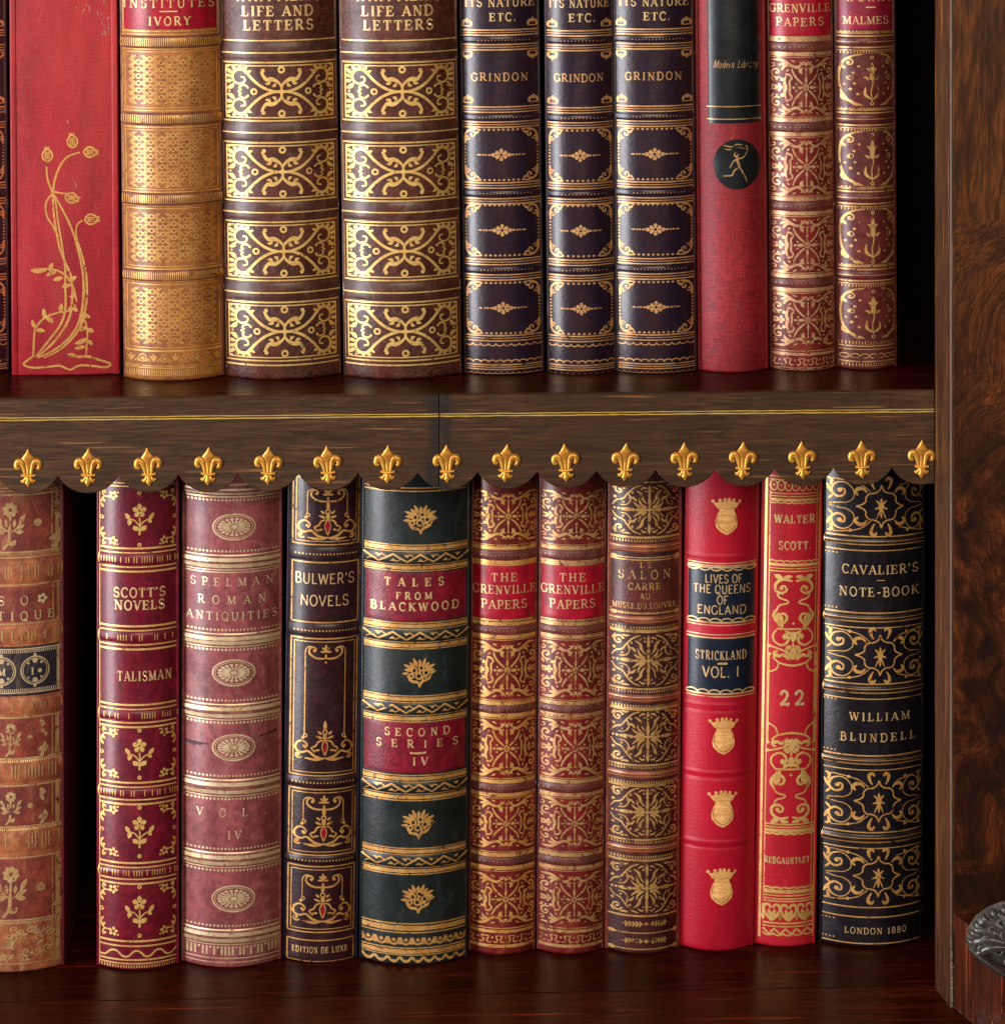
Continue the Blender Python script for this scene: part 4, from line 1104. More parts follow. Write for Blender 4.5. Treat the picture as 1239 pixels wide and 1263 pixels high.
b = grindon('dark gilt spine cut off by the left edge of view on the upper shelf', 462, -90, 12, -4, 2, title=False)
a = b.art(); text(a, 'ITS NATURE', 0, 5, 10.5, 86); b.lay('lettering', a, g_text); a = b.art(); text(a, 'GRINDON', 0, 97, 10.5, 66); b.lay('lettering', a, g_text)
grindon('dark blue gilt spine beside the thick brown scrollwork volumes, leftmost of three alike', 463, 572, 671, -6)
grindon('narrowest of three dark blue gilt spines, standing between its two wider twins', 462, 675, 760, -4, 1)
grindon('dark blue gilt spine beside the plain red cloth book with the black label', 461.5, 760, 859, -4, -1)

# red cloth with gilt plant
L_redc = cloth('red buckram', srgb(176,24,36), srgb(140,10,28), srgb(208,88,74), .46)
b = Book('smooth red cloth book with gilt poppy plant stamped on its spine', 463, 15, 148, ZU, -3, -140, 4, L_redc, L_redc, joint=3, tail=2)
a = b.art()
a.wk = 1.0; a.at(0,0)
for x, y in [(random.gauss(50,5), random.gauss(36,12)) for _ in range(15)]+[(random.gauss(30,6), random.gauss(4,6)) for _ in range(9)]+[(5,148),(13,224),(14,228)]:
    a.path([(x,y), (x+random.uniform(-1,1), y+random.uniform(1,3)), (x+random.uniform(-1,1), y+random.uniform(3,5))], [.3, random.uniform(.6,1.8), .3], jit=.3)
b.lay('scuffs', a, plain('scuffed cloth', (.50,.24,.20), .8)); a = b.art(); a.wk = 1.3
def p_(x, y): return (x-81, y)
def pod(x, y, ang, s=1.0):
    a.at(x-81, y)
    q = radians(ang); c_, s2 = cos(q), sin(q)
    R_ = lambda u, v: (u*c_-v*s2, u*s2+v*c_)
    a.path([R_(-7*s,0), R_(-3*s,-5.4*s), R_(3*s,-5.6*s), R_(8*s,-1.5*s), R_(8*s,1.5*s), R_(3*s,5.6*s), R_(-3*s,5.4*s)], 1.8, closed=True)
    for v in (-2.4, 0, 2.4): a.path([R_(-4*s,v*s*.8), R_(0,v*s), R_(5*s,v*s*.8)], 1.3)
    for v in (-3, 0, 3): a.leaf(*R_(8*s,v*s*.6), *R_(11.5*s,v*s), 1.8)
for x, y, g_ in ((60,192,-92),(91,175,-96),(112,188,4),(89,244,14),(113,271,-2)): pod(x, y, g_)
a.at(0,0)
for P, wd in (([(59,205),(60,220),(65,235),(70,250),(73,275),(77,300),(81,330),(81,352),(81,380),(75,400),(60,420),(44,440)], [1.4,1.8,1.8,1.6,1.6,1.8,2,2.2,2.2,2.2,2.2,1.6]),
              ([(100,188),(84,194),(73,210),(67,232),(67,258),(70,282),(75,308),(84,330),(89,345),(89,375),(84,396),(68,420),(46,440)], [1.4,1.8,2,1.8,1.8,1.8,1.8,2,2,2.2,2.2,2.2,1.4]),
              ([(67,236),(76,238),(84,239)], [1.8,1.6,1.4]), ([(66,238),(58,250),(59,266),(66,278),(73,292)], [1.6,1.6,1.6,1.6,1.4]),
              ([(68,240),(80,262),(90,284),(98,312),(103,340),(103,370),(98,396),(86,416),(66,432),(46,441)], [1.6,1.8,1.8,2,2.2,2.4,2.4,2.2,2,1.4]),
              ([(103,272),(96,278),(95,292),(101,312),(107,340),(107,372),(101,398),(92,414),(74,431),(54,441)], [1.4,1.6,1.8,2,2.2,2.2,2.2,2,1.8,1.2]),
              ([(41,440),(42,420),(44,405),(55,392),(70,386),(84,384)], [1.8,1.8,1.8,1.8,1.6,1.4]),
              ([(42,438),(34,444),(29,449),(40,453),(60,452),(74,451),(86,456),(98,451),(115,452),(130,454),(136,450),(120,444),(108,440),(96,440),(86,438)], [1.8,2,2,2,1.8,1.8,1.8,1.8,1.8,2,2,2.2,2.4,2.6,1.2]),
              ([(105,395),(108,410),(107,425),(106,440)], [1.8,1.8,1.8,1.2]),
              ([(95,372),(90,352),(82,340),(70,333),(56,331)], [1.6,2,2,2,1.6])):
    a.path([p_(x,y) for x, y in P], wd)
for x0,y0,x1,y1,w_ in ((58,332,38,333,5),(62,334,66,324,4.4),(70,335,58,340,4.4),(78,342,66,345,4.4),(84,346,95,341,4.6),(88,352,77,354,4.4),(94,364,86,366,4),(74,385,76,374,4.6),(84,384,94,376,4.6),(56,392,54,380,4.4),(57,392,66,398,4.6),(44,404,40,394,4),(45,407,56,408,4.6),(98,388,112,392,4.6),(96,384,90,378,4),(107,404,97,408,4.4),(108,406,116,410,4.4),(107,418,92,424,4.6),(108,420,114,426,4),(105,428,92,430,4),(100,398,104,392,4),(95,440,83,437,4)):
    a.leaf(x0-81, y0, x1-81, y1, w_, random.uniform(-.1,.1))
b.lay('gilt_tooling', a, g_warm)

# tan and gold
L_tan = leather('tan calf', srgb(166,104,48), srgb(136,76,36), .40, srgb(176,124,80), .45, grain=1100, coat=.15)
L_redlab = leather('crimson label skin', srgb(168,16,40), srgb(140,8,30), .36, None, grain=900, gs=.12, coat=.2)
L_tanband = leather('tan rib skin', srgb(132,74,46), srgb(104,54,42), .42, srgb(150,110,100), .5, coat=.15)
Book.band_m = L_tanband
b = Book('tan gold-latticed spine with a crimson title label, beside the red poppy book', 470, 153, 277, ZU, -5, -110, 34, L_tan, L_tanband, c=2,
         bands=[(y0,y1,3.6) for y0, y1 in ((44,60),(139,155),(238,254),(333,348))])
del Book.band_m
lab = b.patch('title_label', -60, 37, L_redlab)
a = b.art()
text(a, 'INSTITUTES', -2, 4, 11, 112, weight=.9); a.at(-1,0); a.line(-12,14,10,14,1.5); text(a, 'IVORY', -1, 26, 10.5, 52)
a.at(0,0); a.line(-a.W+2,-60,-a.W+2,36,1.2); a.line(a.W-2,-60,a.W-2,36,1.2)
b.lay('lettering', a, g_text, lab, .6)
a = b.art()
a.rule(38.5,1.6); a.rule(42.5,1)
for y0, y1 in ((44,60),(139,155),(238,254),(333,348)): a.ticks(y0+3, y1-3, 2.5, 1.25)
for c, h in ((98.5,38),(197,40),(293,39),(390,42.5)): lattice(a, 0, c, h)
a.rule(433.5,1.3)
for i in range(9):
    x = (-1+2*(i+.5)/9)*a.W
    a.at(x, 442.5)
    if i % 2: a.disc(0,0,2.4); a.ring(0,-.5,4.6,1.2)
    else:
        a.leaf(0,4,0,-6,4); a.leaf(-1,3,-5,-3,2.6,.2); a.leaf(1,3,5,-3,2.6,-.2)
    a.path([(4,4),(7,1),(9,4)], 1.2)
a.rule(451.5,1.2); a.rule(454,1.4); a.ticks(456, 464, 2.6, 1.3)
b.lay('gilt_tooling', a, g_warm)

# two thick brown volumes with gilt scrollwork
L_brown = leather('brown morocco', srgb(90,36,18), srgb(58,23,14), .38, srgb(112,66,58), .4, grain=800, gs=.35, coat=.15, crack=.65)
L_brownb = leather('brown rib skin', srgb(86,46,32), srgb(64,34,28), .38, srgb(124,90,82), .5, grain=800, gs=.2, coat=.2)
Book.band_m = L_brownb
for label, xl, xr, base, lean in (('thick brown volume with bright gilt scrollwork, beside the tan latticed spine', 277, 421, 468.5, -6),
                                  ('thick brown volume with bright gilt scrollwork, beside the dark blue gilt spines', 424, 569.5, 468, -6)):
    b = Book(label, base, xl, xr, ZU, lean, -130, 36, L_brown, L_brownb, group='two brown scrollwork volumes', c=4 if xl > 300 else 3,
             bands=[(y0+dy_, y1+dy_, 2.6) for y0, y1 in ((51.5,74),(151,174),(249,271.5),(348.5,371)) for dy_ in (0,)])
    a = b.art()
    a.at(0,0); a.rule(50,1.7); a.line(-a.W,-60,-a.W,50,1.4); a.line(a.W,-60,a.W,50,1.4)
    for y in (65,163.5,262,361): a.rule(y,1.6)
    for c in (113,212,310,409): ll_panel(a, 0, c)
    a.rule(450.5,1.6)
    b.lay('gilt_tooling', a, g_bright)
    a = b.art()
    text(a, "WHITTIER'S", 0, -5, 12.5, 106, weight=1.15); text(a, 'LIFE AND', -1, 13.5, 12.5, 88, weight=1.2); text(a, 'LETTERS', 0, 31, 12.5, 86, weight=1.2)
    b.lay('lettering', a, g_text)
    b.chips(-1, -20, 462, 34, m_chip); b.chips(1, 200, 462, 10, m_chip)
del Book.band_m

# red cloth, black label with the runner device
L_redw = cloth('faded red cloth', srgb(164,34,44), srgb(136,20,34), srgb(196,90,80), .52, .8)
L_black = leather('black label', srgb(12,16,22), srgb(18,24,30), .32, None, grain=700, gs=.1, coat=.3)
b = Book('plain red cloth book with black label and small black runner roundel', 460, 860, 947, ZU, -4, -90, 26, L_redw, L_redw, joint=5, tail=3)
lab = b.patch('title_label', -60, 153, L_black, -30, 36)
a = b.art()
text(a, 'Modern Library', 6, 79, 9.5, 54, serif=False, weight=.75, ital=.22)
a.rule(131.5, 1.2, -29, 37); a.rule(147, 1.2, -29, 37)
b.lay('lettering', a, g_dull, lab, .6)
rd = b.art(); rd.at(0,0)
rd.poly([(7+29*cos(2*pi*i/40), 203+31*sin(2*pi*i/40)) for i in range(40)])
ro = b.lay('roundel', rd, L_black, b.root, .35)
a = b.art(); a.at(6, 203)
a.path([(0,-14.5),(2.6,-12),(0,-9.6),(-2,-12)], 2.2, closed=True)
a.path([(1,-9),(2,-3),(4.5,3)], [2.2,3.2,2.6]); a.path([(1,-7),(-4,-3),(-7.5,4)], [1.8,1.5,1.2]); a.path([(2,-7),(9,-9),(13,-15),(14,-22)], [1.8,1.5,1.3,1.2])
a.path([(4,3),(8,10),(12,18),(13,22)], [2.2,1.9,1.6,1.2]); a.path([(4,3),(-3,8),(-5,13),(-16,14)], [2.2,1.9,1.6,1.1])
a.path([(-15,-24),(-6,-22),(2,-25),(14,-22)], [1.3,1.4,1.4,1.3]); a.path([(-15,-20),(-8,-18.5),(0,-21.5),(12,-19)], [1,1.1,1.1,1]); a.line(-15,-24,-15,-20,1)
b.lay('runner_emblem', a, g_dull, ro, .6)

# red-brown arabesque volumes (one above, two below)
L_gren = leather('oxblood calf', srgb(122,28,28), srgb(96,22,24), .36, srgb(150,88,50), .5, grain=1000, coat=.2)
L_grenb = leather('oxblood rib', srgb(112,52,46), srgb(92,42,40), .40, srgb(150,100,80), .5, coat=.2)
L_grenl = leather('scarlet label skin', srgb(178,14,44), srgb(150,8,34), .36, None, grain=900, gs=.12, coat=.2)
def grenville(label, base, xl, xr, z, lean, top, lab_y, panels, bands, gold, tx, tail_y, group, bl=26, c=4.5):
    Book.band_m = L_grenb
    b = Book(label, base, xl, xr, z, lean, top, bl, L_gren, L_grenb, bands=[(y0,y1,2.6) for y0, y1 in bands], group=group, c=c)
    del Book.band_m
    lab = b.patch('title_label', lab_y[0], lab_y[1], L_grenl)
    a = b.art()
    for s_, y, h, wd in tx: text(a, s_, 0, y, h, min(wd, a.W*1.97), weight=.85, wobble=.35)
    b.lay('lettering', a, g_text, lab, .6)
    a = b.art()
    a.rule(lab_y[1]+1,1.4)
    if lab_y[0] > 0: a.rule(lab_y[0]-1,1.4)
    for y0, y1 in bands:
        a.rule(y0-2.8,4.6); a.rule(y1+2.8,4.6); a.rule(y0-6.6,.9); a.rule(y1+6.6,.9)
        a.dots((y0+y1)/2, .6, 5, wob=.4)
    for y0, y1 in panels:
        grenville_panel(a, 0, (y0+y1)/2, a.W, (y1-y0)/2-2)
    y = tail_y
    a.rule(y,1.0); a.rule(y+4,3.4)
    n = 5; g_ = 2*a.W/n
    for i in range(n):
        a.at(-a.W+g_*(i+.5), y+13.5)
        for m_ in (1,-1):
            a.T = (-a.W+g_*(i+.5), y+13.5, m_, 1)
            a.path([(1,3),(4,4),(6,1),(4,-3.5),(7.5,-4)], [1,1.8,1.6,1.6,1.2])
        a.disc(0,-2,1.3)
    a.rule(y+22,3.6)
    b.lay('gilt_tooling', a, gold)
    b.chips(1, base-330, base-4, 16, m_chip)
    return b
grenville('red-brown arabesque spine on the upper shelf, beside the plain red cloth book', 458, 949, 1030, ZU, -4, -100, (-60,45),
          [(70,146),(168,244),(266,339),(360,430)], [(52,64),(151,163),(248.5,260.5),(343.5,355)], gilt('gold leaf rose', (.62,.38,.20), .22),
          [('GRENVILLE',10,10,74),('PAPERS',27,10,58)], 433, None, c=7)

# plum spine with tulips
L_plum = leather('plum calf', srgb(104,40,36), srgb(80,26,28), .36, srgb(112,74,72), .4, grain=1000, coat=.25)
L_mag = leather('magenta label skin', srgb(150,20,52), srgb(128,14,44), .36, None, coat=.2)
b = Book('slim plum spine with gilt tulips, last book at the right end of the upper shelf', 456.5, 1030, 1106, ZU, -3, -100, 22, L_plum, L_plum, joint=5, c=9,
         bands=[(46,57,2.4),(141,153,2.4),(238,250,2.4),(334,345,2.4)])
lab = b.patch('title_label', -60, 37, L_mag)
a = b.art(); text(a, 'WORKS', 6, -3, 9, 56); a.at(0,0); a.line(2,9,14,9,1.5); text(a, 'MALMES.', 4, 25, 9.5, 60, weight=.85); b.lay('lettering', a, g_text, lab, .6)
a = b.art()
for y0, y1 in ((46,57),(141,153),(238,250),(334,345)):
    a.rule(y0-1.5,1.7); a.rule(y0-5,1.0); a.scallops(y0-8.2, 2, 3.6, 1); a.rule(y1+1.5,1.7); a.rule(y1+5,1.0); a.ticks(y1+6, y1+9, 3.2, 1.1); a.rule((y0+y1)/2,.8)
for c, h in ((99,35),(196,37),(292,37),(387,34)): malmes_panel(a, 0, c, h)
a.ticks(421,425,3.2,1.1); a.rule(427,1.6); a.rule(431,1); 
for i in range(7): a.at(-a.W+2*a.W*(i+.5)/7, 439); a.ring(0,0,4.6,1.2,ry=2.6)
a.rule(446,1.5); a.ticks(448,452,3.2,1.1)
b.lay('gilt_tooling', a, g_old)

# ================================================================== LOWER ROW
ZL = Z_LOW
# old tan calf cut by the left edge
L_old = leather('worn russet calf', srgb(166,98,58), srgb(128,62,42), .5, srgb(194,142,96), .6, grain=900, gs=.35)
L_oldp = leather('russet panel', srgb(134,58,44), srgb(106,44,40), .48, srgb(176,116,76), .55, gs=.3)
L_oldk = leather('blue black label', srgb(34,32,44), srgb(48,42,48), .45, srgb(120,96,76), .5)
L_maroon = leather('maroon boards', srgb(96,24,34), srgb(80,18,28), .45, None)
b = Book('worn russet spine with faded gilt flowers, cut off by the left edge below the shelf', 1200, -52, 80, ZL, -1, 575, 26, L_old, L_maroon, joint=5,
         bands=[(692,720,3.4),(772,796,3.4),(862,882,3),(938,966,3.4),(1022,1052,3.4)])
for y0, y1 in ((608,684),(885,936),(970,1020),(1058,1136)): b.patch('leather_panel', y0, y1, L_oldp, lift=.2)
pk = b.patch('leather_panel', 797, 860, L_oldk, lift=.3)
lab = b.patch('title_label', 724, 768, L_oldp, lift=.3)
a = b.art(); text(a, 'PSO', -10, 741, 11, 64, weight=.85); 
for i in range(5): a.at(39,740); a.disc(4*cos(i*1.26), 4*sin(i*1.26), 2.4)
text(a, 'ANTIQUE', 2, 760, 11, 104, weight=.85, wobble=.4); b.lay('lettering', a, g_pale, lab, .7)
a = b.art(); W = a.W
a.T = (0,0,1,1)
for y in (602,606,610): a.rule(y,1.2)
for i in range(12): a.at(-W+2*W*(i+.5)/12, 594); a.ring(0,0,4,1.4)
for c, h in ((646,34),(911,24),(995,24),(1097,37)):
    tan_panel(a, 0, c, h); a.rule(c-h-1.5,1.8); a.rule(c+h+1.5,1.8); a.ticks(c+h+3,c+h+5.5,2.6,1.1)
a.at(0,0); a.line(W-5,605,W-5,685,3); a.line(W-11,605,W-11,685,1)
for y0, y1 in ((885,936),(970,1020),(1058,1190)): a.T=(0,0,1,1); a.line(W-5,y0,W-5,y1,4); a.line(W-11,y0,W-11,y1,1)
for y in (688,722,770,1022-2,938-2): a.rule(y,1.4)
a.T=(0,0,1,1); a.line(W-4,724,W-4,768,2.4); a.line(W-10,724,W-10,768,1)
b.lay('gilt_tooling', a, g_fade); a = b.art(); a.T=(0,0,1,1)
a.rule(801,1.4); a.ticks(802,806,2.4,1.2); a.rule(855,1.4); a.ticks(850,854,2.4,1.2)
for x in (-50,-11,30):
    a.at(x, 828); a.ring(0,0,17,1.6); a.ring(0,0,14.6,.9)
    for y, r in ((-12,3.2),(12,3.4)): a.disc(0,y,r)
    for s_ in (1,-1): a.disc(8*s_,-9,1.6); a.disc(8*s_,9,1.6); a.disc(0,19*s_,2)
text(a, 'M', -11, 829, 9, weight=1.2); text(a, 'I', 27, 829, 9, weight=1.2); a.at(36,829); a.disc(0,0,2.6)
a.T=(0,0,1,1); a.line(W-4,800,W-4,856,3.4); b.lay('gilt_tooling', a, g_pale, pk, .6); a = b.art()
for (x, y) in [(random.uniform(-W+6,W-14), random.uniform(1144,1184)) for _ in range(34)]:
    a.at(x,y); a.spiral(0,0,random.uniform(4,6.5),random.uniform(0,360),random.choice((1,-1))*1.1,1.6); a.leaf(2,2,random.uniform(5,9),random.uniform(-6,6),3)
a.rule(1139,1.6); a.rule(1189,1.4)
for y0, y1 in ((692,720),(772,796),(862,882),(938,966),(1022,1052)): a.ticks(y0+6,y1-6,4,1.5,skip=.5)
b.lay('gilt_tooling', a, g_fade)

# crimson with gilt sprigs
L_crim = leather('crimson calf', srgb(118,12,36), srgb(92,8,28), .34, srgb(150,40,60), .35, grain=1000, gs=.15, coat=.3, streak=True)
b = Book('crimson spine with gilt flower sprigs, standing alone right of the dark gap', 1197, 119.5, 221, ZL, 0, 575, 22, L_crim, L_crim, joint=4, c=2,
         bands=[(684,697,2.6),(780,793,2.6),(877,889,2.6),(973,984,2.6),(1072,1082,2.6)])
a = b.art(); W = a.W
for y in (596,600): a.rule(y,1.4)
for y0, y1 in ((684,697),(780,793),(877,889),(973,984),(1072,1082)):
    a.rule(y0-7.5,2.3); a.rule(y0-2,1.7); a.rule(y1+2.5,1.7); a.rule(y1+8,2.3); a.ticks((y0+y1)/2-3.5,(y0+y1)/2+3.5,3.2,1.,skip=.35)
for c, h in ((640,35),(930,32),(1026,33),(1124,33)): scott_panel(a, 0, c, h)
a.rule(1161,2.0); a.rule(1167,1.7)
a.T=(0,0,1,1); a.path([(-W+2*W*i/14, 1176+(3.4 if i % 4 in (0,1) else -2.6)) for i in range(15)], 2.0, smooth=True)
a.rule(1184,1.8); a.rule(1188.5,1.4); a.ticks(1190.5,1194,3.2,1.2)
a.T=(0,0,1,1); a.line(-W+.5,600,-W+.5,1192,1.3)
b.lay('gilt_tooling', a, g_bright)
a = b.art(); text(a, "SCOTT'S", 2, 731, 11.5, 64, weight=1.15); text(a, 'NOVELS', 2, 746.5, 11.5, 62, weight=1.15); b.lay('lettering', a, g_text); a = b.art(); text(a, 'TALISMAN', 8, 834, 12, 67, weight=.95)
b.lay('lettering', a, g_text)

# mauve with oval medallions
L_mauve = leather('mauve calf', srgb(146,76,78), srgb(120,54,60), .38, srgb(164,120,116), .45, grain=1000, gs=.2, coat=.2)
Book.band_m = leather('mauve rib', srgb(142,84,74), srgb(120,66,62), .38, srgb(170,130,110), .5, coat=.2)
b = Book('faded mauve spine with five pale oval medallions', 1194, 223.5, 347, ZL, 1, 575, 30, L_mauve, L_mauve, joint=4, c=2,
         bands=[(600,612,2.6),(684,702,2.8),(781,797,2.8),(868,887,2.8),(961,981,2.8),(1051,1069,2.8),(1146,1164,2.8)])
del Book.band_m
a = b.art()
for y in (598,604,609,613): a.rule(y,2)
for y0, y1 in ((684,702),(781,797),(868,887),(961,981),(1051,1069),(1146,1164)):
    a.dots(y0-4,1.5,4.6); a.rule(y0+1,1.3); a.rule(y0+6.5,4.4); a.rule(y1-4,4.6); a.rule(y1+1,1.2)
    if y0 != 684: a.dots(y1+4.6,1.6,4.6)
    else: a.rule(y1+4,1.3)
a.dots(617,1.5,4.6)
for y in (650,830,922,1108.5): medallion(a, 1, y)
a.rule(1182,1.2); a.rule(1187,1.0); a.ticks(1170,1178,4.5,2.6,skip=.35)
b.lay('gilt_tooling', a, g_pale)
a = b.art()
a = b.art()
a.T=(0,0,1,1); a.path([(-57,918),(-46,919.5),(-35,919),(-28,918.5)], [3.6,5,3.4,.6], jit=.3); a.path([(32,911),(42,909),(56,907)], [.6,3,3.4], jit=.3)
b.lay('stain', a, leather('dark stain', srgb(60,26,36), srgb(78,36,46), .5), lift=.1, c=0)
a = b.art()
text(a, 'SPELMAN', 0, 718, 10, 102, weight=.8); text(a, 'ROMAN', 0, 740, 10, 84, weight=.8); text(a, 'ANTIQUITIES', 0, 760, 10, 112, weight=.8)
b.lay('lettering', a, g_pale); a = b.art(); text(a, 'VOL.', 0, 1002.5, 10, 86, weight=.85); text(a, 'IV.', 8, 1030, 10, 26, weight=.85)
b.lay('lettering', a, g_pale)
# near-black with candelabra tooling
L_blk = leather('black purple morocco', srgb(54,20,24), srgb(34,14,20), .34, srgb(74,40,48), .35, grain=800, gs=.25, coat=.3)
L_blkc = leather('blue black boards', srgb(24,22,46), srgb(34,20,36), .4, None, coat=.2)
b = Book('near-black narrow spine with gilt candelabra ornaments in double frames', 1188, 347, 441, ZL, 8, 570, 22, L_blk, L_blkc, joint=5, c=3,
         bands=[(675,692,2.4),(770,786,2.4),(959,972,2.4),(1056,1067,2.4)])
a = b.art(); W = a.W-3
def frame(y0, y1, dbl_=True):
    a.at(0,0); a.rect(-W, y0, W, y1, 1.5)
    if dbl_: a.rect(-W+3.6, y0+4, W-3.6, y1-4, 1.0)
for y0, y1 in ((586,672),(788,957),(974,1055),(1069,1150)): frame(y0, y1)
frame(694,768,False); frame(1160,1186,False)
for y in (683.5,778,965.5,1061.5): a.dots(y,1.1,4,-W+4,W-4)
bulwer_top(a,0,609); bulwer_base(a,0,643); bulwer_top(a,0,803); bulwer_base(a,0,915)
bulwer_top(a,0,989); bulwer_base(a,0,1021); bulwer_top(a,0,1085); bulwer_base(a,0,1116)
for s_ in (1,-1):
    a.at(0,0,s_,1); a.line(24.5,808,24.5,906,1.2); a.line(24.5,614,24.5,634,1.1); a.line(24.5,994,24.5,1012,1.1); a.line(24.5,1090,24.5,1108,1.1)
b.lay('gilt_tooling', a, g_warm)
a = b.art(); text(a, "BULWER'S", 0, 714, 13, 73, serif=False, weight=.85); text(a, 'NOVELS', 0, 741, 13, 60, serif=False, weight=.85); b.lay('lettering', a, g_text); a = b.art(); text(a, 'EDITION DE LUXE', 0, 1172, 7.5, 68, weight=1.0)
b.lay('lettering', a, g_text)
b.chips(1, 640, 1180, 8, m_chip)
# small inlaid red lozenges
for y in (643,915,1021,1116):
    a = b.art(); a.at(0,y); a.leaf(0,-2,0,16,4.6); b.lay('red_onlay', a, L_redlab, lift=.15)

# dark green with red labels
L_green = leather('black green calf', srgb(20,30,32), srgb(30,36,34), .36, srgb(62,74,78), .4, grain=900, gs=.2, coat=.25)
L_redl2 = leather('dark red label skin', srgb(130,14,40), srgb(104,10,32), .38, srgb(150,50,60), .4, coat=.15)
zb_ = [(682,695),(778,791),(868,881),(966,978),(1056,1069)]
b = Book('thick dark green spine with two red title labels and gilt flower heads', 1191, 443, 576, ZL, 4, 570, 31, L_green, L_green, joint=3.5, c=5.5,
         bands=[(y0-1,y1+1,2.4) for y0, y1 in zb_])
l1 = b.patch('title_label', 706, 767, L_redl2); l2 = b.patch('title_label', 891, 954, L_redl2)
a = b.art(); text(a, 'TALES', -2, 718, 10, 73, weight=1.35); text(a, 'FROM', -2, 735, 8.5, 44, weight=1.3); text(a, 'BLACKWOOD', -1, 748.5, 10, 108, weight=1.2)
b.lay('lettering', a, g_text, l1, .6)
a = b.art(); text(a, 'SECOND', 3, 903, 9.5, 80, weight=1.1); text(a, 'SERIES', 3, 917.5, 9.5, 100, weight=1.1, wobble=.4); a.T=(0,0,1,1); a.path([(-6,928.5),(4,929),(14,928)], [2.4,2.6,2.2]); text(a, 'IV', 7, 939, 10, 19, weight=1.1)
b.lay('lettering', a, g_text, l2, .6)
a = b.art()
for y0, y1 in zb_:
    a.rule(y0-9.5,1.3); a.rule(y0-5.5,4.4); a.rule(y0-1.4,.9); a.rule(y1+1.4,.9); a.rule(y1+5.5,4.4); a.rule(y1+9.5,1.3)
    c = (y0+y1)/2; n = 8; g_ = 2*a.W/n
    a.T=(0,0,1,1); a.path([(-a.W+g_*i, c+(4.6 if i % 2 else -4.6)) for i in range(n+1)], 2.2, smooth=False)
    for i in range(n):
        a.at(-a.W+g_*(i+.5), c); s_ = 1 if i % 2 else -1
        a.at(-a.W+g_*i, c); t_ = 4.0 if i % 2 == 0 else -4.0
        a.poly([(-4,t_),(0,t_*.1),(4,t_)]) if 0 < i else None
        a.line(3,t_*1.15,g_*.5+2,t_*.1+.0,1.1) if i < n-1 else None
for y in (602,606): a.rule(y,1.6)
for y in (640,829,1016,1108): blackwood_flower(a, 0, y)
a.rule(1139.5,1.4); a.rule(1145,5); a.rule(1150.5,1.2)
n = 9; g_ = 2*a.W/n
for i in range(n):
    a.at(-a.W+g_*(i+.5), 1161)
    a.path([(-g_/2,-4),(-3,3),(3,3),(g_/2,-4)], [3.4,2.4,2.4,3.4]); a.disc(0,-1.5,2.3); a.leaf(-4,-1,-7,4,3.2); a.leaf(4,-1,7,4,3.2)
a.rule(1169.5,1.3); a.rule(1174,4.4); a.rule(1178,1)
for i in range(n): a.at(-a.W+g_*(i+.5), 1183.5); a.path([(-g_/2,-3),(-2,2.5),(2,2.5),(g_/2,-3)], [2.6,2.4,2.4,2.6]); a.leaf(-3,2,3,2,3)
b.lay('gilt_tooling', a, g_warm)

pan = [(604,670),(790,864),(886,961),(983,1049),(1076,1143)]
bnd = [(679,691),(772.5,783),(870.5,880),(967,978),(1057.5,1068)]
tx = [('THE',712,10.5,32),('GRENVILLE',727.5,10.5,80),('PAPERS',745.5,10.5,56)]
g_gr = gilt('gold leaf orange', (.82,.46,.14), .26)
g_gr2 = gilt('gold leaf brown', (.62,.38,.16), .32)
grenville('red-brown arabesque spine beside the thick dark green volume, brighter than its twin', 1178.5, 577, 660, ZL, 4, 572, (698,764), pan, bnd, g_gr, tx, 1145, 'two red-brown arabesque volumes', 22)
grenville('red-brown arabesque spine with duller gilding, right of its brighter twin', 1177.5, 661.5, 744.5, ZL, 3.5, 572, (698,764), pan, bnd, g_gr2, tx, 1145, 'two red-brown arabesque volumes', 22)

# brown with starry leaf panels
L_sal = leather('dark russet calf', srgb(76,32,28), srgb(52,24,28), .36, srgb(110,70,52), .45, coat=.25)
L_salb = leather('russet rib', srgb(140,66,46), srgb(112,50,40), .38, srgb(160,100,76), .5, coat=.2)
L_sall = leather('russet label', srgb(104,38,30), srgb(74,36,40), .38, srgb(130,70,56), .5, coat=.2)
Book.band_m = L_salb
b = Book('brown spine packed with star-shaped gilt leafwork, left of the bright scarlet book', 1177, 745.5, 837, ZL, 4, 570, 24, L_sal, L_salb, joint=5, c=5.5,
         bands=[(671,682,2.6),(760,770,2.6),(857,867,2.6),(951,961,2.6),(1043,1053,2.6)])
del Book.band_m
lab = b.patch('title_label', 690, 756, L_sall)
a = b.art(); text(a, 'LE', 2, 697, 7, 15, weight=.9); text(a, 'SALON', 0, 709, 10.5, 64, weight=.85); text(a, 'CARRE', 0, 723.5, 8, 40, weight=.9); text(a, 'AU', 1, 735.5, 7, 13, weight=.9); text(a, 'MUSEE.DU.LOUVRE', 0, 747.5, 7, 78, weight=.95)
b.lay('lettering', a, g_old, lab, .6)
a = b.art()
for y0, y1 in ((671,682),(760,770),(857,867),(951,961),(1043,1053)):
    a.ticks(y0-5,y0-2,3.2,1.5); a.rule(y0-7,1.2); a.rule(y0+3,.8); a.rule(y1-3,.8); a.rule(y1+9,1.6)
    if y0 != 671: a.ticks(y1+3,y1+6,3.2,1.5); a.rule(y1+7.5,1.0)
for y0, y1 in ((596,662),(781,849),(875,943),(969,1035),(1063,1129)):
    a.rule(y1+1,2.2); a.rule(y0-1,1.6); salon_panel(a, 0, (y0+y1)/2, a.W-1, (y1-y0)/2-1)
for y in (688,757,1151,1171): a.rule(y,1.3); a.T=(0,0,1,1); a.leaf(-a.W,y,-a.W+8,y,5); a.leaf(a.W,y,a.W-8,y,5)
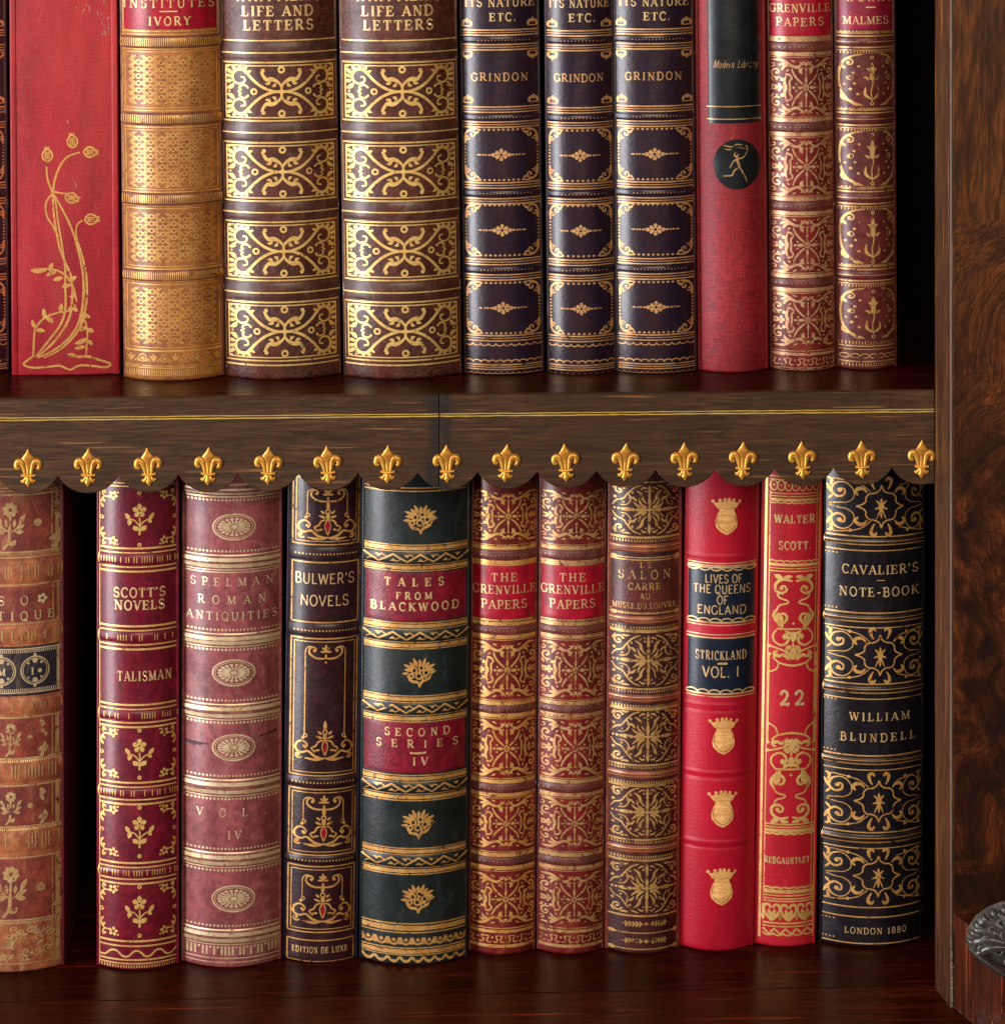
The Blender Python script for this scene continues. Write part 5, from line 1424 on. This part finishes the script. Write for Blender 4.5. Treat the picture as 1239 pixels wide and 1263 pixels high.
for y in (1140,1161):
    for s_ in (1,-1):
        a.at(0,y,s_,1)
        for i in range(5): a.leaf(6+i*4,0,9+i*4,-3.4,2.4); a.leaf(6+i*4,0,9+i*4,3.4,2.4)
        a.line(3,0,28,0,1)
    a.at(0,y); a.disc(0,0,2.4)
b.lay('gilt_tooling', a, g_old)

# scarlet with gilt crests
L_scar = cloth('scarlet cloth', srgb(190,16,46), srgb(168,10,38), srgb(208,60,80), .40, .18)
L_ink = leather('navy label', srgb(14,24,42), srgb(18,30,48), .36, None, gs=.1, coat=.2)
b = Book('bright scarlet spine with navy labels and gilt crowned crests', 1174, 837, 928.5, ZL, 8, 570, 24, L_scar, L_scar, joint=4, c=6,
         ridges=[(684,690,.55),(868,873,.5),(875,879,-.4),(951,956,.6),(958,962,-.4),(1037,1042,.5),(1044,1048,-.4)], tail=5)
l1 = b.patch('title_label', 698, 769, L_ink, -b.halfpx+3, b.halfpx-2); l2 = b.patch('title_label', 786, 857, L_ink, -b.halfpx+3, b.halfpx-2)
def lbl(a, y0, y1, top):
    x0, x1 = -b.halfpx+3, b.halfpx-2
    if top: a.rule(y0-3,1.2,x0,x1); a.rule(y0,1.4,x0,x1); a.scallops(y0+2,4,14,1.6,x0,x1); a.rule(y0+2,2,x0,x1)
    a.scallops(y1-2,-4,14,1.6,x0,x1); a.rule(y1-1,2,x0,x1); a.rule(y1+2.5,1.2,x0,x1)
a = b.art(); lbl(a, 698, 769, True)
text(a, 'LIVES OF', 3, 714, 10.5, 46, serif=False, weight=1.05); text(a, 'THE QUEENS', 1, 727, 10.5, 70, serif=False, weight=1.05); text(a, 'OF', 2, 740, 10.5, 14, serif=False, weight=1.05); text(a, 'ENGLAND', 1, 752.5, 10.5, 60, serif=False, weight=1.05)
b.lay('lettering', a, g_text, l1, .6)
a = b.art(); lbl(a, 786, 857, False); a.rule(783,1.2,-b.halfpx+3,b.halfpx-2); a.rule(787,1.6,-b.halfpx+3,b.halfpx-2)
text(a, 'STRICKLAND', 1, 808.5, 11, 62, weight=.9); a.T=(0,0,1,1); a.line(-3,818.5,9,818.5,2.4); text(a, 'VOL. I', 1, 829, 13, 46, serif=False, weight=1.05)
b.lay('lettering', a, g_text, l2, .6)
g_eng = gilt('gold engraving', (.58,.28,.08), .35)
for y in (638,909,999,1095):
    a = b.art(); crest(a, 0, y); b.lay('gilt_crest', a, g_solid)
    a = b.art(); crest_relief(a, 0, y); b.lay('crest_engraving', a, g_eng, lift=.5)

# red pictorial novel, number 22
L_rose = cloth('crimson cloth', srgb(192,26,44), srgb(170,18,38), srgb(206,80,80), .42, .2)
b = Book('narrow red gilt-scrolled spine numbered 22', 1168.5, 929, 1004.5, ZL, 10, 566, 15, L_rose, L_rose, joint=2.5, tail=4, c=1.5)
a = b.art(); W = a.W
a.T=(0,0,1,1)
a.line(-W+4,560,-W+4,1158,2.6); a.line(-W+8.5,606,-W+8.5,1110,1.0); a.line(W-1.5,606,W-1.5,1158,1.2); a.line(W-5,606,W-5,1110,.9)
x0, x1 = -W+8, W-2
for i in range(7): a.at(x0+(x1-x0)*(i+.5)/7, 599); a.ring(0,0,4.2,1.8,ry=6.5); a.disc(0,0,1.3)
for y in (588,592,609,612.5): a.rule(y,1.3,x0,x1)
a.rule(617,3.4,x0,x1); a.scallops(619,2.2,9,1.6,x0,x1)
a.scallops(694,-2.2,9,1.6,x0,x1); a.rule(697,3.4,x0,x1); a.rule(701.5,1.1,x0,x1); a.rule(705,1.3,x0,x1)
cxm = 3
ws_scroll(a, cxm, 767, 1); ws_scroll(a, cxm, 958, -1)
for s_ in (1,-1):
    a.at(cxm,0,s_,1); a.line(29,806,29,918,1.6); a.path([(17,818),(20,826),(29,830)], 1.4); a.path([(17,906),(20,898),(29,893)], 1.4)
a.rule(1017,1.3,x0,x1); a.rule(1020.5,1.1,x0,x1); a.rule(1025,3.2,x0,x1); a.scallops(1027,2.2,10,1.6,x0,x1)
a.scallops(1097,-2.2,10,1.6,x0,x1); a.rule(1100,3.2,x0,x1); 
for y in (1105,1109,1112): a.rule(y,1.2,x0,x1)
n = 3; g_ = (x1-x0)/n
for i in range(n):
    for s_ in (1,-1):
        a.at(x0+g_*(i+.5),1124,s_,1); a.path([(0,12),(6,6),(10,-1),(8,-7),(3,-7),(1.5,-3)], [2,2.4,2.8,2.6,2.4,1.6]); a.leaf(0,10,4,-2,4)
        a.leaf(g_/2,12,g_/2,0,3); a.disc(g_/2,-6,1.8)
a.rule(1139,1.4,x0,x1); a.rule(1143,1.2,x0,x1); a.zig(1149,3,7,1.8,x0,x1); a.scallops(1151,3,12,1.4,x0,x1)
b.lay('gilt_tooling', a, g_bright)
a = b.art(); text(a, 'WALTER', 4, 640.5, 10, 50, weight=1.2); text(a, 'SCOTT.', 5, 673, 10, 40, weight=1.2); b.lay('lettering', a, g_text); a = b.art(); text(a, '22', 4, 861.5, 18, 31, weight=1.0); b.lay('lettering', a, g_text); a = b.art(); text(a, 'REDGAUNTLET.', 3, 1061.5, 8, 58, weight=1.35)
b.lay('lettering', a, g_text)

# black with gilt quatrefoils
L_coal = leather('black morocco', srgb(22,17,24), srgb(16,12,16), .32, srgb(60,48,60), .35, grain=800, gs=.2, coat=.3)
Book.band_m = leather('black rib', srgb(42,28,24), srgb(34,24,24), .34, srgb(90,66,54), .5, coat=.3)
b = Book('thick black spine with gilt quatrefoil panels, last book at right on the lower shelf', 1169.5, 1009.5, 1136, ZL, 5, 566, 27, L_coal, L_coal, joint=4, c=9,
         bands=[(664.5,673,2.4),(759,768,2.4),(846.5,856,2.4),(935,943.5,2.4),(1029.5,1040,2.4)])
del Book.band_m
a = b.art(); W = a.W
for y0, y1 in ((664.5,673),(759,768),(846.5,856),(935,943.5),(1029.5,1040)): a.rule(y0-2.5,1.6); a.rule(y1-1,1.8); a.rule((y0+y1)/2-1,.7); a.rule(y1+6.5,1.3)
for c, h in ((625,38),(808.5,36),(988.5,37),(1081,36)): cav_panel(a, 0, c, h, 0)
a.rule(1119.5,1.6); a.rule(1131.5,1.5); a.rule(1164,1.4)
for y in (684,752,865,928,1136,1159): a.dots(y,.9,4,-W+1,-W+12)
a.T=(0,0,1,1); a.line(-W,590,-W,1162,1.1); a.line(W,590,W,1162,1.0)
b.lay('gilt_tooling', a, g_warm)
a = b.art(); text(a, "CAVALIER'S", 8, 703, 11, 94, weight=.85); text(a, 'NOTE-BOOK', 7, 730.5, 11, 98, weight=.85); a.T=(0,0,1,1); a.line(4,716,14,716,.8)
b.lay('lettering', a, g_text); a = b.art(); text(a, 'WILLIAM', 9, 884.5, 10, 74, weight=.85); text(a, 'BLUNDELL', 7, 910, 10, 92, weight=.85, wobble=.4); b.lay('lettering', a, g_text); a = b.art(); text(a, 'LONDON 1880', 6, 1148.5, 7.5, 76, weight=.8)
b.lay('lettering', a, g_text)
